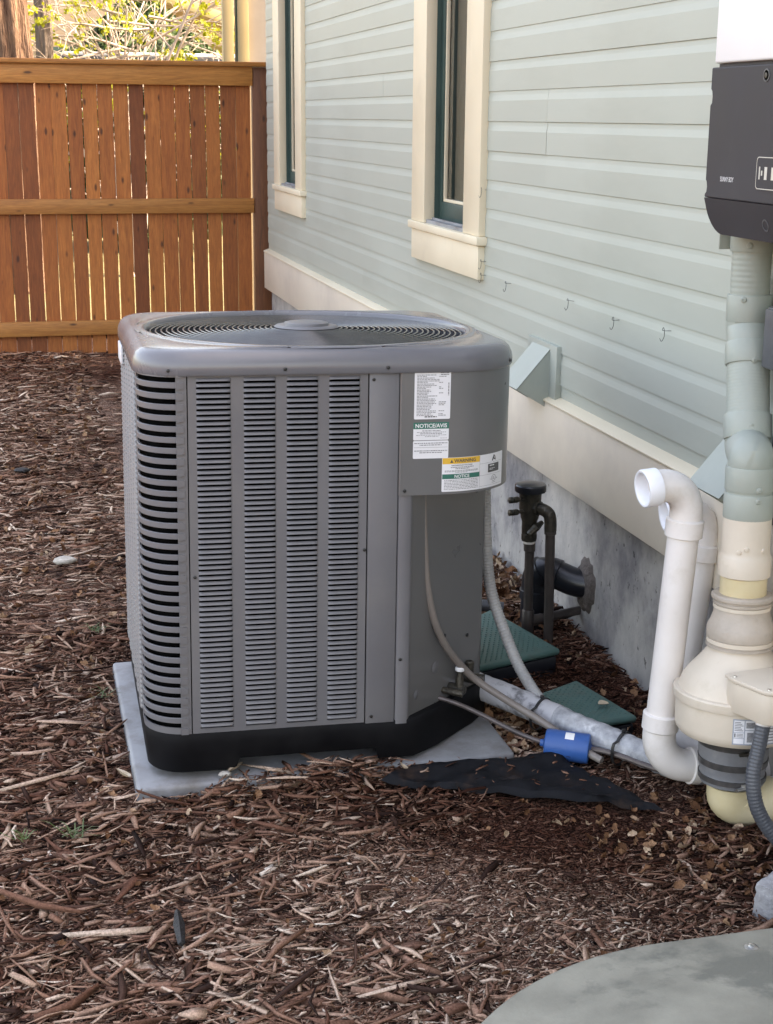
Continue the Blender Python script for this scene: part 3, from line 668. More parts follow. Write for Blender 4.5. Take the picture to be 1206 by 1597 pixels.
    for x, z in ((X2+.012,.945),(X2-.006,.53),(X2+.016,.10),(X1+.012,.48)): sc(x, z)
    sc(X3+.014, zs+.012, -A-.005); sc(X3+.012, .245)
    # ---- top cap
    rad = (.12,.20,.12,.12); R = .420
    N0 = outline(0, rad)
    def rect(o, z): return [(x, y_, z) for x, y_ in outline(o, rad)]
    def circ(rr, z): return [(rr*math.cos(math.atan2(y_, x)), rr*math.sin(math.atan2(y_, x)), z) for x, y_ in N0]
    def mix(o, rr, t, z):
        a, b = rect(o, z), circ(rr, z); return [tuple(np.array(p)*(1-t)+np.array(q)*t) for p, q in zip(a, b)]
    L = [rect(.004,.962), rect(.008,.960), rect(.010,.963), rect(.010,.980), rect(.008,.991), rect(.002,1.0035), rect(-.008,1.0125), rect(-.020,1.0170), rect(-.032,1.0185)]
    L += [mix(-.032, R+.030, t, 1.0185+.002*math.sin(t*PI)) for t in (.25,.5,.75)]
    L += [circ(R+.030,1.0182), circ(R+.022,1.0210), circ(R+.012,1.0220), circ(R+.004,1.019), circ(R,1.013), circ(R-.001,.99), circ(R-.004,.93)]
    cap = P_('top_cap', MB().loops(L), M['ac_cap'], smooth=50)
    for x, off in ((-.40,0),(-.13,0),(.115,0)):
        P_('screw', MB().lathe([(.0045,0),(.004,.0028),(.0018,.0038)], (x, -A-.010, .974), (0,-1,0), 10), M['screw'], cap)
    c45 = arc(A-.2, -A+.2, .210, 270, 360, 6); P_('screw', MB().lathe([(.0045,0),(.004,.0028),(.0018,.0038)], (c45[4][0], c45[4][1], .974), (.87,-.5,0), 10), M['screw'], cap)
    # ---- fan guard
    def zg(r_): return 1.008+.010*(1-(r_/R)**2)
    g = P_('fan_guard', MB().lathe([(.083,1.018),(.086,1.021),(.080,1.025),(.060,1.0255),(.058,1.032),(.050,1.034),(.001,1.0345)], (0,0,0), (0,0,1), 40), M['ac'], smooth=40)
    nr = 23
    for k in range(nr):
        rr = .094+k*(R-.012-.094)/(nr-1); mb = MB(); n = 88; L = []
        for i in range(n):
            a = 2*PI*i/n; c, s = math.cos(a), math.sin(a)
            L.append([((rr+.0027*math.cos(2*PI*j/6))*c, (rr+.0027*math.cos(2*PI*j/6))*s, zg(rr)+.0027*math.sin(2*PI*j/6)) for j in range(6)])
        L.append(L[0]); mb.loops(L); P_('guard_ring', mb, M['wire'], g, smooth=80)
    for k in range(8):
        a = 2*PI*(k+.4)/8; c, s = math.cos(a), math.sin(a)
        P_('guard_spoke', MB().tube([(.07*c, .07*s, zg(.07)-.005), (.25*c, .25*s, zg(.25)-.006), ((R-.002)*c, (R-.002)*s, zg(R)-.004)], .003, 6), M['wire'], g)
    fan = P_('fan', MB().lathe([(.07,.90),(.07,.955),(.05,.96)], (0,0,0), (0,0,1), 24), M['screw'])
    for k in range(4):
        mb = MB(); a0 = 2*PI*k/4; L = []
        for i in range(7):
            rr = .06+.33*i/6; row = []
            for j in range(5):
                aa = a0+(j/4-.5)*(.75-.1*i/6); row.append((rr*math.cos(aa), rr*math.sin(aa), .925+.035*(j/4-.5)))
            L.append(row)
        mb.loops(L, False); P_('blade', mb, M['flex_grey'], fan, smooth=60)
    P_('shroud', MB().lathe([(R-.006,.80),(R-.005,.935)], (0,0,0), (0,0,1), 64, False, False), M['dark'], cap)
    P_('shroud_floor', MB().lathe([(.001,.80),(R-.006,.80)], (0,0,0), (0,0,1), 64, False, False), M['dark'], cap)
    # ---- maker's badge on the left side, seen edge on
    P_('badge', MB().box(-A-.012, -A-.004, .16, .30, .905, .955), M['sticker'], bevel=.003)
    # ---- valves at the foot of the chamfer
    v = P_('service_valve', MB().lathe([(.011,-.03),(.011,.012),(.008,.02),(.008,.034)], on_ch(.60, .128, .030), (0,0,1), 16), M['brass'])
    P_('valve_cap', MB().lathe([(.0115,.0345),(.0125,.037),(.0125,.043),(.010,.046)], on_ch(.60, .128, .030), (0,0,1), 20), M['white_ink'], v)
    P_('valve_body', MB().tube([on_ch(.50,.112,-.01), on_ch(.50,.112,.03), on_ch(.52,.11,.055)], .009, 10).tube([on_ch(.60,.112,-.01), on_ch(.60,.112,.045)], .013, 10), M['brass'], v)
    v2 = P_('service_valve', MB().tube([on_ch(.80,.125,-.01), on_ch(.80,.125,.03), on_ch(.84,.125,.06)], .014, 12), M['brass'])
    P_('valve_cap', MB().lathe([(.012,.0),(.013,.03),(.009,.034)], on_ch(.78,.14,.025), (0,0,1), 14), M['brass'], v2)
    return sv, srv
SV, SRV = build_ac()

# ---- stickers on the service panel, following its curve
def panel_pt(s, z, o=.0):
    y0 = -A-.005
    x = X3+s
    if x <= A-.20: return Vector((x, y0-o, z))
    th = (x-(A-.20))/.205
    return Vector((A-.20+(.205+o)*math.sin(th), -A+.20-(.205+o)*math.cos(th), z))
def patch(name, s0, s1, z0, z1, m, parent, o, rc=0):
    n = max(2, int((s1-s0)/.006)); mb = MB(); L0, L1 = [], []
    def zz(s):
        e = min(s-s0, s1-s)
        return rc-math.sqrt(max(0, rc*rc-(rc-min(e, rc))**2)) if rc else 0
    ss = sorted(set([s0+(s1-s0)*k/n for k in range(n+1)] + ([s0+rc*f for f in (.15,.4,.7,1)] + [s1-rc*f for f in (.15,.4,.7,1)] if rc else [])))
    for s in ss: L0.append(panel_pt(s, z0+zz(s), o)); L1.append(panel_pt(s, z1-zz(s), o))
    B0 = [panel_pt(s, z0+zz(s), o-.0003) for s in ss]; B1 = [panel_pt(s, z1-zz(s), o-.0003) for s in ss]
    mb.loops([B0, L0, L1, B1], False)
    return P_(name, mb, m, parent, smooth=60)
def text_mesh(txt, size, bold=0.0):
    c = bpy.data.curves.new('t', 'FONT'); c.body = txt; c.size = size; c.align_x = 'CENTER'; c.align_y = 'CENTER'; c.offset = bold; c.resolution_u = 3
    o = bpy.data.objects.new('t', c); COL.objects.link(o); dg = bpy.context.evaluated_depsgraph_get(); me = o.evaluated_get(dg).to_mesh()
    vs_ = [v.co.copy() for v in me.vertices]; fs = [tuple(p.vertices) for p in me.polygons]; o.evaluated_get(dg).to_mesh_clear(); bpy.data.objects.remove(o); bpy.data.curves.remove(c)
    return vs_, fs
def ptext(txt, s, z, width, height, m, parent, o=.0009, bold=.01):
    v, f = text_mesh(txt, 1.0, bold); xs = [p.x for p in v]; ys = [p.y for p in v]; w, h = max(xs)-min(xs), max(ys)-min(ys); cx, cy = (max(xs)+min(xs))/2, (max(ys)+min(ys))/2
    P_('lettering', MB().add([panel_pt(s+(p.x-cx)*width/w, z+(p.y-cy)*height/h, o) for p in v], f), m, parent, smooth=0)
def lines(rows, m, parent, o=.0008, seed=1, name='print_lines'):   # small unreadable print: rows of word-length dashes
    rng = random.Random(seed); mb = MB()
    for s0, s1, z, h in rows:
        s = s0
        while s < s1-.001:
            w = min(s1-s, rng.uniform(.0022,.0075))
            mb.add([panel_pt(s, z, o), panel_pt(s+w, z, o), panel_pt(s+w, z+h, o), panel_pt(s, z+h, o)], [(0,1,2,3)]); s += w+rng.uniform(.0008,.0016)
    P_(name, mb, m, parent, smooth=0)['kind'] = 'stuff'
def build_stickers():
    d = patch('data_plate', .034, .123, .848, .963, M['sticker'], SRV, .0004, .003); rows = []
    rng = random.Random(2); z = .957
    for k in range(29):
        z -= .0036
        if z < .853: break
        a = .040; b = a+rng.uniform(.022,.050)
        if k in (3,4): b = a+.055
        rows.append((a, b, z, .0019))
        if rng.random() < .5: rows.append((.094, .094+rng.uniform(.006,.02), z, .0019))
    lines(rows, M['ink_grey'], d, seed=3)
    lines([(.098,.120,.9585,.0016),(.098,.118,.9545,.0016),(.060,.090,.8525,.0026)], M['ink'], d, seed=4)
    mb = MB()
    for k in range(12): zz = .905+k*.0026; mb.add([panel_pt(.1165,zz,.0008), panel_pt(.1195,zz,.0008), panel_pt(.1195,zz+(.0016 if k % 3 else .0009),.0008), panel_pt(.1165,zz+(.0016 if k % 3 else .0009),.0008)], [(0,1,2,3)])
    P_('barcode', mb, M['ink'], d, smooth=0)
    # NOTICE / AVIS
    n = patch('notice_sticker', .033, .121, .797, .8400, M['sticker'], SRV, .0004, .003)
    patch('green_band', .033, .121, .8245, .8402, M['green_ink'], n, .0007)
    ptext('NOTICE/AVIS', .077, .8322, .078, .0098, M['white_ink'], n, .0011, .02)
    lines([(.055,.100,.8190,.0018),(.042,.114,.8157,.0013),(.050,.104,.8120,.0018),(.040,.115,.8085,.0013),(.062,.095,.8052,.0014),(.100,.117,.8010,.0010)], M['ink_grey'], n, seed=5)
    n = patch('approval_sticker', .033, .121, .7520, .7955, M['sticker'], SRV, .0004, .003)
    lines([(.036,.118,.7885,.0022),(.049,.105,.7840,.0022),(.036,.118,.7700,.0022),(.049,.105,.7655,.0022)], M['ink_grey'], n, seed=6)
    P_('rule', MB().add([panel_pt(.035,.7790,.0008), panel_pt(.119,.7790,.0008), panel_pt(.119,.7795,.0008), panel_pt(.035,.7795,.0008)], [(0,1,2,3)]), M['ink'], n, smooth=0)
    # WARNING / NOTICE label
    w = patch('warning_label', .106, .305, .6685, .7525, M['sticker'], SRV, .0009, .003)
    patch('yellow_band', .107, .2085, .7370, .7518, M['yellow_ink'], w, .0012)
    ptext('WARNING', .166, .7442, .060, .0085, M['ink'], w, .0016, .02)
    mb = MB().add([panel_pt(.126,.7400,.0016), panel_pt(.134,.7400,.0016), panel_pt(.130,.7478,.0016)], [(0,1,2)]); P_('warning_triangle', mb, M['ink'], w, smooth=0)
    ptext('HAZARDOUS VOLTAGE', .158, .7330, .056, .0030, M['ink'], w, .0013, .03)
    lines([(.128,.190,.7272,.0020),(.140,.178,.7238,.0020),(.113,.203,.7195,.0014),(.113,.203,.7170,.0014),(.140,.172,.7145,.0012)], M['ink_grey'], w, .0013, 7)
    patch('green_band', .107, .2085, .7000, .7118, M['green_ink'], w, .0012)
    ptext('NOTICE', .158, .7059, .040, .0080, M['white_ink'], w, .0016, .02)
    lines([(.112,.204,.7000-.0042-.0037*k,.0016) for k in range(7)], M['ink_grey'], w, .0013, 8)
    P_('rule', MB().add([panel_pt(.2087,.6690,.0013), panel_pt(.2092,.6690,.0013), panel_pt(.2092,.7520,.0013), panel_pt(.2087,.7520,.0013)], [(0,1,2,3)]), M['ink'], w, smooth=0)
    mb = MB()
    for zz in (.7305, .7010, .6740):
        for k in range(20): s = .2095+k*.0044; mb.add([panel_pt(s,zz,.0013), panel_pt(s+.0044,zz,.0013), panel_pt(s+.0044,zz+.0004,.0013), panel_pt(s,zz+.0004,.0013)], [(0,1,2,3)])
    P_('rule', mb, M['ink'], w, smooth=0)
    b = patch('black_emblem', .238, .284, .7060, .7270, M['ink'], w, .0012, .002)
    lines([(.244,.262,.7215,.0030),(.244,.266,.7150,.0012),(.244,.258,.7120,.0012)], M['white_ink'], b, .0016, 9)
    mb = MB()   # crossed-tool pictogram and the circled safety mark
    for s, z, a, l, t in ((.258,.7410,1.1,.016,.0045),(.266,.7400,1.9,.012,.003),(.262,.7385,2.6,.009,.003)):
        c, sn = math.cos(a), math.sin(a)
        mb.add([panel_pt(s+c*l/2*i-sn*t/2*j, z+sn*l/2*i+c*t/2*j, .0013) for i, j in ((-1,-1),(1,-1),(1,1),(-1,1))], [(0,1,2,3)])
    P_('pictogram', mb, M['ink'], w, smooth=0)
    mb = MB()
    for k in range(20):
        a, b2 = 2*PI*k/20, 2*PI*(k+1)/20
        mb.add([panel_pt(.262+r*math.cos(t)*1.25, .6900+r*math.sin(t), .0013) for r, t in ((.0068,a),(.0078,a),(.0078,b2),(.0068,b2))], [(0,1,2,3)])
    P_('circle_mark', mb, M['ink'], w, smooth=0)
    ptext('UL', .262, .6900, .0085, .0068, M['ink'], w, .0013, .01); ptext('c', .248, .6880, .003, .003, M['ink'], w, .0013); ptext('us', .276, .6880, .005, .003, M['ink'], w, .0013)
    ptext('LISTED', .262, .6790, .014, .0022, M['ink'], w, .0013)
build_stickers()

# ------------------------------------------------------------------ pad
pad = thing('equipment_pad', (.695, 3.79, 0), 'pale grey plastic equipment pad under the air conditioner', 'pad')
obj('slab', MB().box(.217, 1.180, 3.314, 4.20, -.05, .026), M['pad'], pad, .010, 3)
# ================================================================== pipes and lines beside the unit
def ribbed(pts, r, pitch, n=12, amp=.06):
    pts = [Vector(p) for p in pts]; d = [0]
    for i in range(1, len(pts)): d.append(d[-1]+(pts[i]-pts[i-1]).length)
    tot = d[-1]; m = int(tot/pitch*4); out = []; rad = []; j = 0
    for k in range(m+1):
        s = tot*k/m
        while j < len(d)-2 and d[j+1] < s: j += 1
        t = (s-d[j])/max(1e-9, d[j+1]-d[j]); out.append(pts[j].lerp(pts[j+1], min(1, t))); rad.append(r*(1+amp*(1 if k % 4 in (0,1) else -1)))
    return MB().tube(out, rad, n)
def lineset():
    # insulated suction line with worn grey foam
    t = thing('insulated_pipe', (1.14, 3.6, 0), 'thick pale grey foam insulated refrigerant pipe leaving the unit along the ground', 'pipe')
    pts = bez([(1.075,3.60,.135),(1.135,3.615,.110),(1.215,3.53,.095),(1.300,3.415,.080),(1.392,3.285,.065),(1.468,3.180,.055),(1.535,3.10,.048),(1.60,3.07,.04),(1.70,3.07,.03)], 72)
    rng = random.Random(3)
    M['foam'] = mat('pipe_foam', (.40,.40,.42), (.50,.50,.52), 9, .6, .75, bump=.5, bscale=45, bdist=.003, dirt=(.17,.17,.18), dscale=8, dlo=.53, dhi=.60)
    M['foam_wrap'] = mat('silver_wrap', (.24,.25,.27), (.50,.51,.53), 26, .32, .5, bump=.7, bscale=60, bdist=.004, dirt=(.62,.63,.64), dscale=13, dlo=.54, dhi=.62)
    k0 = [i for i, p in enumerate(pts) if p.x > 1.118][0]; k1 = [i for i, p in enumerate(pts) if p.x > 1.318][0]
    rr = [.036+rng.uniform(-.0012,.0012) for _ in pts]
    obj('foam_sleeve', MB().tube(pts[k0:k1+1], rr[k0:k1+1], 22), M['foam'], t, smooth=60)
    obj('foil_wrap', MB().tube(pts[k1:], [.0345+rng.uniform(-.0018,.0018) for _ in pts[k1:]], 22), M['foam_wrap'], t, smooth=60)
    obj('copper_tube', MB().tube(pts[:k0+2], .011, 12), M['copper'], t)
    # thin liquid line with the blue filter drier
    t = thing('liquid_line', (1.25, 3.3, 0), 'thin dark refrigerant tube with a blue filter drier cylinder on it', 'pipe')
    a = bez([(1.000,3.435,.147),(1.045,3.415,.135),(1.094,3.40,.113),(1.183,3.35,.072),(1.225,3.32,.058),(1.262,3.300,.048)], 40)
    b = bez([(1.350,3.252,.048),(1.39,3.215,.050),(1.428,3.175,.046),(1.47,3.12,.042),(1.53,3.06,.04),(1.62,3.03,.03)], 30)
    obj('tube', MB().tube(a, .0062, 10), M['copper'], t); obj('tube', MB().tube(b, .0075, 10), M['copper'], t)
    p, q = Vector((1.255,3.303,.050)), Vector((1.357,3.249,.046)); ax = (q-p)
    L = ax.length; R = .0385
    d = obj('filter_drier', MB().lathe([(.009,-.012),(.010,-.004),(.022,.000),(R-.004,.001),(R-.0012,.003),(R,.007),(R,L-.007),(R-.0012,L-.003),(R-.004,L-.001),(.022,L),(.010,L+.004),(.009,L+.012)], p, ax, 36), M['blue'], t, smooth=30)
    axn = ax.normalized(); up = (Vector((-.15,-.35,.95)) - axn*Vector((-.15,-.35,.95)).dot(axn)).normalized(); sd_ = axn.cross(up)
    def cyl(u, ang, rr): return p+axn*u+(up*math.cos(ang)+sd_*math.sin(ang))*rr
    mb = MB(); nn = 6; mb.loops([[cyl(u, -.30+.62*k/nn, R+.0006) for k in range(nn+1)] for u in (.052,.075)], False)
    obj('sticker', mb, M['white_ink'], d)
    # thermostat cable hose (brown) and electrical whip (ribbed grey)
    h = MB().tube(bez([(.945,3.40,.80),(.947,3.40,.687),(.953,3.40,.56),(.962,3.40,.460),(.985,3.405,.362),(1.03,3.425,.275),(1.099,3.445,.192),(1.165,3.415,.145),(1.215,3.385,.115),(1.255,3.352,.094),(1.29,3.315,.073),(1.33,3.26,.050),(1.37,3.20,.035)], 96), .0098, 12)
    tag(obj('cable_hose', h, M['brown_hose']), 'smooth brown-grey hose curving down from under the sticker panel to the blue cylinder', 'hose')
    c = ribbed(bez([(1.190,3.665,.74),(1.192,3.66,.633),(1.197,3.66,.52),(1.206,3.66,.4145),(1.217,3.655,.345),(1.2353,3.635,.277),(1.2672,3.58,.172),(1.288,3.50,.118),(1.299,3.455,.098)], 90), .0155, .0085, 14, .035)
    tag(obj('electrical_conduit', c, M['flex_grey']), 'ribbed light grey electrical conduit hanging from the right corner of the unit', 'conduit')
    def tie(c, ax, R1, label, extra):
        ax = Vector(ax).normalized(); a = ax.orthogonal().normalized(); b = ax.cross(a); c = Vector(c); L = []
        n = 28
        for k in range(n+1):
            an = 2*PI*k/n; rd = a*math.cos(an)+b*math.sin(an); w = R1+(extra if rd.dot(Vector((-.35,-.75,-.55))) > .45 else 0)
            L.append([c+rd*(w+o)+ax*s for o, s in ((0,-.004),(.002,-.004),(.002,.004),(0,.004))])
        tt = thing('cable_tie', c, label, 'cable tie', 'black cable ties on the refrigerant lines'); obj('strap', MB().loops(L), M['tie'], tt, smooth=30)
        hd = c+Vector((.0,-.01,.99)).normalized()*(R1+.004); mb = MB().box(-.005,.005,-.004,.004,-.004,.005); mb.v = [tuple(Vector(v)+hd) for v in mb.v]; obj('buckle', mb, M['tie'], tt, .001)
    i1 = min(range(len(pts)), key=lambda i: abs(pts[i].x-1.292)); i2 = min(range(len(pts)), key=lambda i: abs(pts[i].x-1.432))
    tie(pts[i1], pts[i1+1]-pts[i1-1], .038, 'black cable tie where the ribbed conduit meets the foam pipe', .012)
    tie(pts[i2], pts[i2+1]-pts[i2-1], .0365, 'black cable tie round the silver-wrapped pipe nearest the white pipes', .014)
    w = MB().tube(bez([(1.00,4.62,.03),(1.25,4.52,.028),(1.42,4.47,.03),(1.52,4.44,.02)], 20), .020, 12)
    tag(obj('drain_hose', w, M['flex_dark']), 'dark blue-grey hose lying on leaves behind the unit', 'hose')
lineset()

# ------------------------------------------------------------------ white PVC vents
def pvc_vent(base, top, open_dir, foot_dir, label, d, r=.0365):
    base, top = Vector(base), Vector(top); t = thing('vent_pipe', base, label, 'pipe', 'white plastic vent pipes by the wall')
    up = (top-base).normalized(); od = Vector(open_dir).normalized()
    obj('pipe', MB().tube([base, top], r, 28), M['pvc'], t)
    # top elbow: 90 degree bend to the opening
    c = top+up*.02; el = [top-up*.012, top+up*.02]; R = .076
    for k in range(1, 13):
        an = math.radians(7.5*k); el.append(c+od*R*(1-math.cos(an))+up*R*math.sin(an))
    e = el[-1]; el.append(e+od*.012)
    eb = obj('elbow', MB().tube(el, r+.0015, 28), M['pvc'], t, smooth=50)
    obj('collar', MB().lathe([(r+.003,-.036),(r+.0075,-.034),(r+.0075,.004),(r+.003,.008)], top, up, 32), M['pvc'], eb, smooth=40)
    q = e+od*.006
    obj('opening_rim', MB().lathe([(r+.003,0),(r+.0075,.002),(r+.0080,.034),(r+.0055,.0375),(r+.0015,.037),(r-.001,.034),(r-.0015,.004),(r-.010,-.02),(.01,-.021)], q, od, 36, False, True), M['pvc_in'], eb, smooth=40)
    fd = Vector(foot_dir).normalized(); c = base-up*.02; el = [base+up*.012, base-up*.02]
    for k in range(1, 13):
        an = math.radians(7.5*k); el.append(c+fd*R*(1-math.cos(an))-up*R*math.sin(an))
    e = el[-1]; el.append(e+fd*.03)
    fb = obj('foot_elbow', MB().tube(el, r+.003, 28), M['pvc'], t, smooth=50)
    obj('collar', MB().lathe([(r+.003,-.006),(r+.0075,-.003),(r+.0075,.034),(r+.003,.037)], base, up, 32), M['pvc'], fb, smooth=40)
    obj('collar', MB().lathe([(r+.003,-.01),(r+.0085,-.008),(r+.0085,.014),(r+.003,.017)], e+fd*.02, fd, 32), M['pvc'], fb, smooth=40)
    obj('outlet', MB().tube([e+fd*.03, e+fd*.25], r, 24), M['pvc'], fb)
pvc_vent((1.4386,3.02,.196), (1.470,3.02,.704), (-1,-.04,-.10), (1,-.02,-.14), 'nearer taller white gooseneck vent pipe left of the beige fan', 1)
pvc_vent((1.612,3.285,.13), (1.652,3.280,.560), (-1,.10,-.10), (.9,-.5,-.1), 'farther white gooseneck vent pipe half hidden behind the nearer one', 2)

# ------------------------------------------------------------------ radon style in-line fan
AX = Vector((.014,.052,1)).normalized(); F0 = Vector((1.560,2.875,0))
def fp(h): return F0+AX*(h/AX.z)
def fan_unit():
    t = thing('inline_fan', F0, 'beige bulbous in-line vent fan with grey rubber coupling and wiring box', 'fan')
    def lz(name, prof, m, par=None, n=48): return obj(name, MB().lathe(prof, F0, AX, n), m, par or t, smooth=32)
    h = lz('housing', [(.070,.226),(.098,.227),(.128,.234),(.1365,.245),(.138,.257),(.1385,.310),(.138,.3135),(.1435,.315),(.1445,.319),(.1445,.334),(.142,.3375),(.134,.339),(.132,.343),(.126,.360),(.114,.378),(.088,.408),(.073,.428),(.070,.437),(.069,.446)], M['tan'])
    c = lz('lower_coupling', [(.064,.106),(.0735,.110),(.0755,.116),(.0755,.132),(.0745,.138),(.077,.147),(.0785,.168),(.0805,.195),(.083,.222),(.082,.232)], M['rubber'])
    lz('band', [(.0765,.119),(.0785,.1195),(.0787,.131),(.0765,.1315)], M['dark_rubber'], c); lz('band', [(.0785,.156),(.0802,.1565),(.0810,.171),(.0793,.1715)], M['dark_rubber'], c)
    lz('band', [(.0820,.204),(.0840,.2045),(.0850,.216),(.0835,.2165)], M['dark_rubber'], c)
    p = fp(.125)+Vector((-.010,-.081,0)); obj('clamp_screw', MB().lathe([(.0045,-.020),(.0045,.004),(.0065,.005),(.0065,.016),(.003,.018)], p, (1,.12,.12), 10), M['steel'], c); obj('clamp_housing', MB().lathe([(.008,-.006),(.008,.006)], p+Vector((.002,.004,.002)), (0,.2,1), 8), M['steel'], c)
    p = fp(.210)+Vector((-.010,-.086,0)); obj('clamp_screw', MB().lathe([(.0045,-.020),(.0055,.004),(.0065,.005),(.0065,.018),(.003,.02)], p, (1,.12,0), 10), M['brass'], c)
    u = lz('upper_coupling', [(.069,0.4380),(.0745,0.4400),(.0755,0.4450),(.0735,0.4465),(.0735,0.4580),(.0755,0.4595),(.0765,0.4660),(.0765,0.4810),(.0740,0.4880),(.0690,0.4980),(.0640,0.5140),(.0625,0.5260),(.0625,0.5370),(.0660,0.5390),(.0665,0.5450),(.0635,0.5465),(.0635,0.5490),(.0690,0.5510),(.0695,0.5580),(.066,0.5610),(.055,0.5615)], M['tan_rubber'])
    lz('band', [(.0742,0.4475),(.0758,0.4480),(.0758,0.4570),(.0742,0.4575)], M['tan'], u); lz('band', [(.0632,0.5280),(.0650,0.5285),(.0650,0.5365),(.0632,0.5370)], M['tan'], u)
    lz('band', [(.0742,0.4380),(.0768,0.4385),(.0768,0.4435),(.0742,0.4440)], M['tan_rubber'], u); lz('band', [(.0642,0.5515),(.0705,0.5520),(.0705,0.5575),(.0642,0.5580)], M['tan_rubber'], u)
    # elbow at the foot, running right towards the wall pipe
    R = .056; e = [fp(.10), fp(.075)]
    c0 = fp(.075); dr = Vector((1,-.10,.06)).normalized()
    for k in range(1, 11):
        an = math.radians(9*k); e.append(c0+dr*.055*(1-math.cos(an))-AX*.028*math.sin(an))
    e += [e[-1]+dr*.05]
    el = obj('elbow', MB().tube(e, R, 32), M['yellow_pvc'], t, smooth=50)
    obj('stub_pipe', MB().tube([e[-1]+dr*.0, e[-1]+dr*.11], .0545, 28), M['pvc_in'], el); obj('elbow_boss', MB().lathe([(.013,0),(.012,.003),(.004,.0035)], e[6]+Vector((.0,-.0525,.002)), (-.1,-1,-.1), 18), M['yellow_pvc'], el)
    # upper stub, sleeve (unpainted)
    lz('upper_pipe', [(.050,0.5560),(.0525,0.5625),(.0525,0.6260)], M['yellow_pvc'])
    sl = lz('sleeve', [(.0530,.602),(.0585,.605),(.0590,.611),(.0590,.648),(.0565,.652),(.0550,.656),(.0540,.662),(.0540,.750)], M['tan'])
    for hh, an in ((.676,-.45),(.668,-.75),(.672,.3)): obj('screw', MB().lathe([(.006,0),(.005,.003),(.002,.0035)], fp(hh)+Vector((math.sin(an)*.0538,-math.cos(an)*.0538,0)), (math.sin(an),-math.cos(an),0), 12), M['tan'], sl)
    # wiring box on the right front
    pl = [(1.482,2.800),(1.484,2.762),(1.490,2.750),(1.512,2.690),(1.520,2.678),(1.534,2.670),(1.630,2.648),(1.665,2.660),(1.665,2.82)]
    cx0, cy0 = 1.57, 2.73
    b = obj('wiring_box', MB().prism([(cx0+(x-cx0)*.95, cy0+(y-cy0)*.95) for x, y in pl], .332, .402), M['tan'], t, .004)
    obj('box_lid', MB().prism(pl, .4025, .4125), M['tan'], b, .003)
    for q in ((1.494,2.775),(1.530,2.686),(1.62,2.665)): obj('screw', MB().lathe([(.004,0),(.0035,.002)], (q[0], q[1], .4125), (0,0,1), 10), M['steel'], b)
    g = (1.532, 2.705); obj('cable_gland', MB().lathe([(.016,-.012),(.016,0)], (g[0], g[1], .3318), (0,0,1), 16), M['pvc'], b)
    # printed label round the lower housing
    aax = AX; e1 = Vector((0,-1,0)); e1 = (e1-aax*e1.dot(aax)).normalized(); e2 = aax.cross(e1)
    def hp(th, hh, rr): return F0+aax*hh+(e1*math.cos(th)+e2*math.sin(th))*rr
    def band(name, t0, t1, h0, h1, m, par, rr):
        n = 14; return obj(name, MB().loops([[hp(t0+(t1-t0)*k/n, hh, rr) for k in range(n+1)] for hh in (h0, h1)], False), m, par)
    M['label_blue'] = mat('label_grey_blue', (.30,.33,.38), (.36,.39,.44), 9, .45)
    T0 = -.52; Z0 = .247
    lb = band('fan_label', T0, T0+1.05, Z0, Z0+.060, M['label_blue'], h, .1392)
    def lbl(t0, t1, h0, h1, m, rr, nm): band(nm, T0+t0, T0+t1, Z0+h0, Z0+h1, m, lb, rr)
    for q in ((.02,.18,.030,.057),(.02,.18,.0165,.0285),(.02,.18,.003,.015),(.195,.38,.036,.057),(.195,.38,.003,.034),(.56,1.02,.003,.057)): lbl(*q, M['sticker'], .1395, 'label_cell')
    for k in range(6): lbl(.03, .165-.02*(k % 3), .033+.0038*k, .035+.0038*k, M['ink_grey'], .1398, 'label_print')
    for k in range(3): lbl(.065, .165, .0185+.0032*k, .0202+.0032*k, M['ink_grey'], .1398, 'label_print')
    lbl(.03, .05, .018, .027, M['ink'], .1398, 'label_print'); lbl(.23, .35, .007, .030, M['ink_grey'], .1398, 'label_print'); lbl(.21, .37, .040, .053, M['ink_grey'], .1398, 'label_print')
    for k in range(7): lbl(.58, .98, .008+.007*k, .0105+.007*k, M['ink_grey'], .1398, 'label_print')
    # dark supply cord
    cd_ = ribbed(bez([(g[0],g[1],.322),(1.522,2.697,.275),(1.508,2.686,.215),(1.512,2.674,.155),(1.534,2.660,.105),(1.572,2.645,.060),(1.63,2.625,.020),(1.70,2.60,-.02)], 70), .0165, .008, 14, .02)
    tag(obj('supply_conduit', cd_, M['flex_dark']), 'dark grey flexible conduit curving down from the beige fan wiring box', 'conduit')
fan_unit()

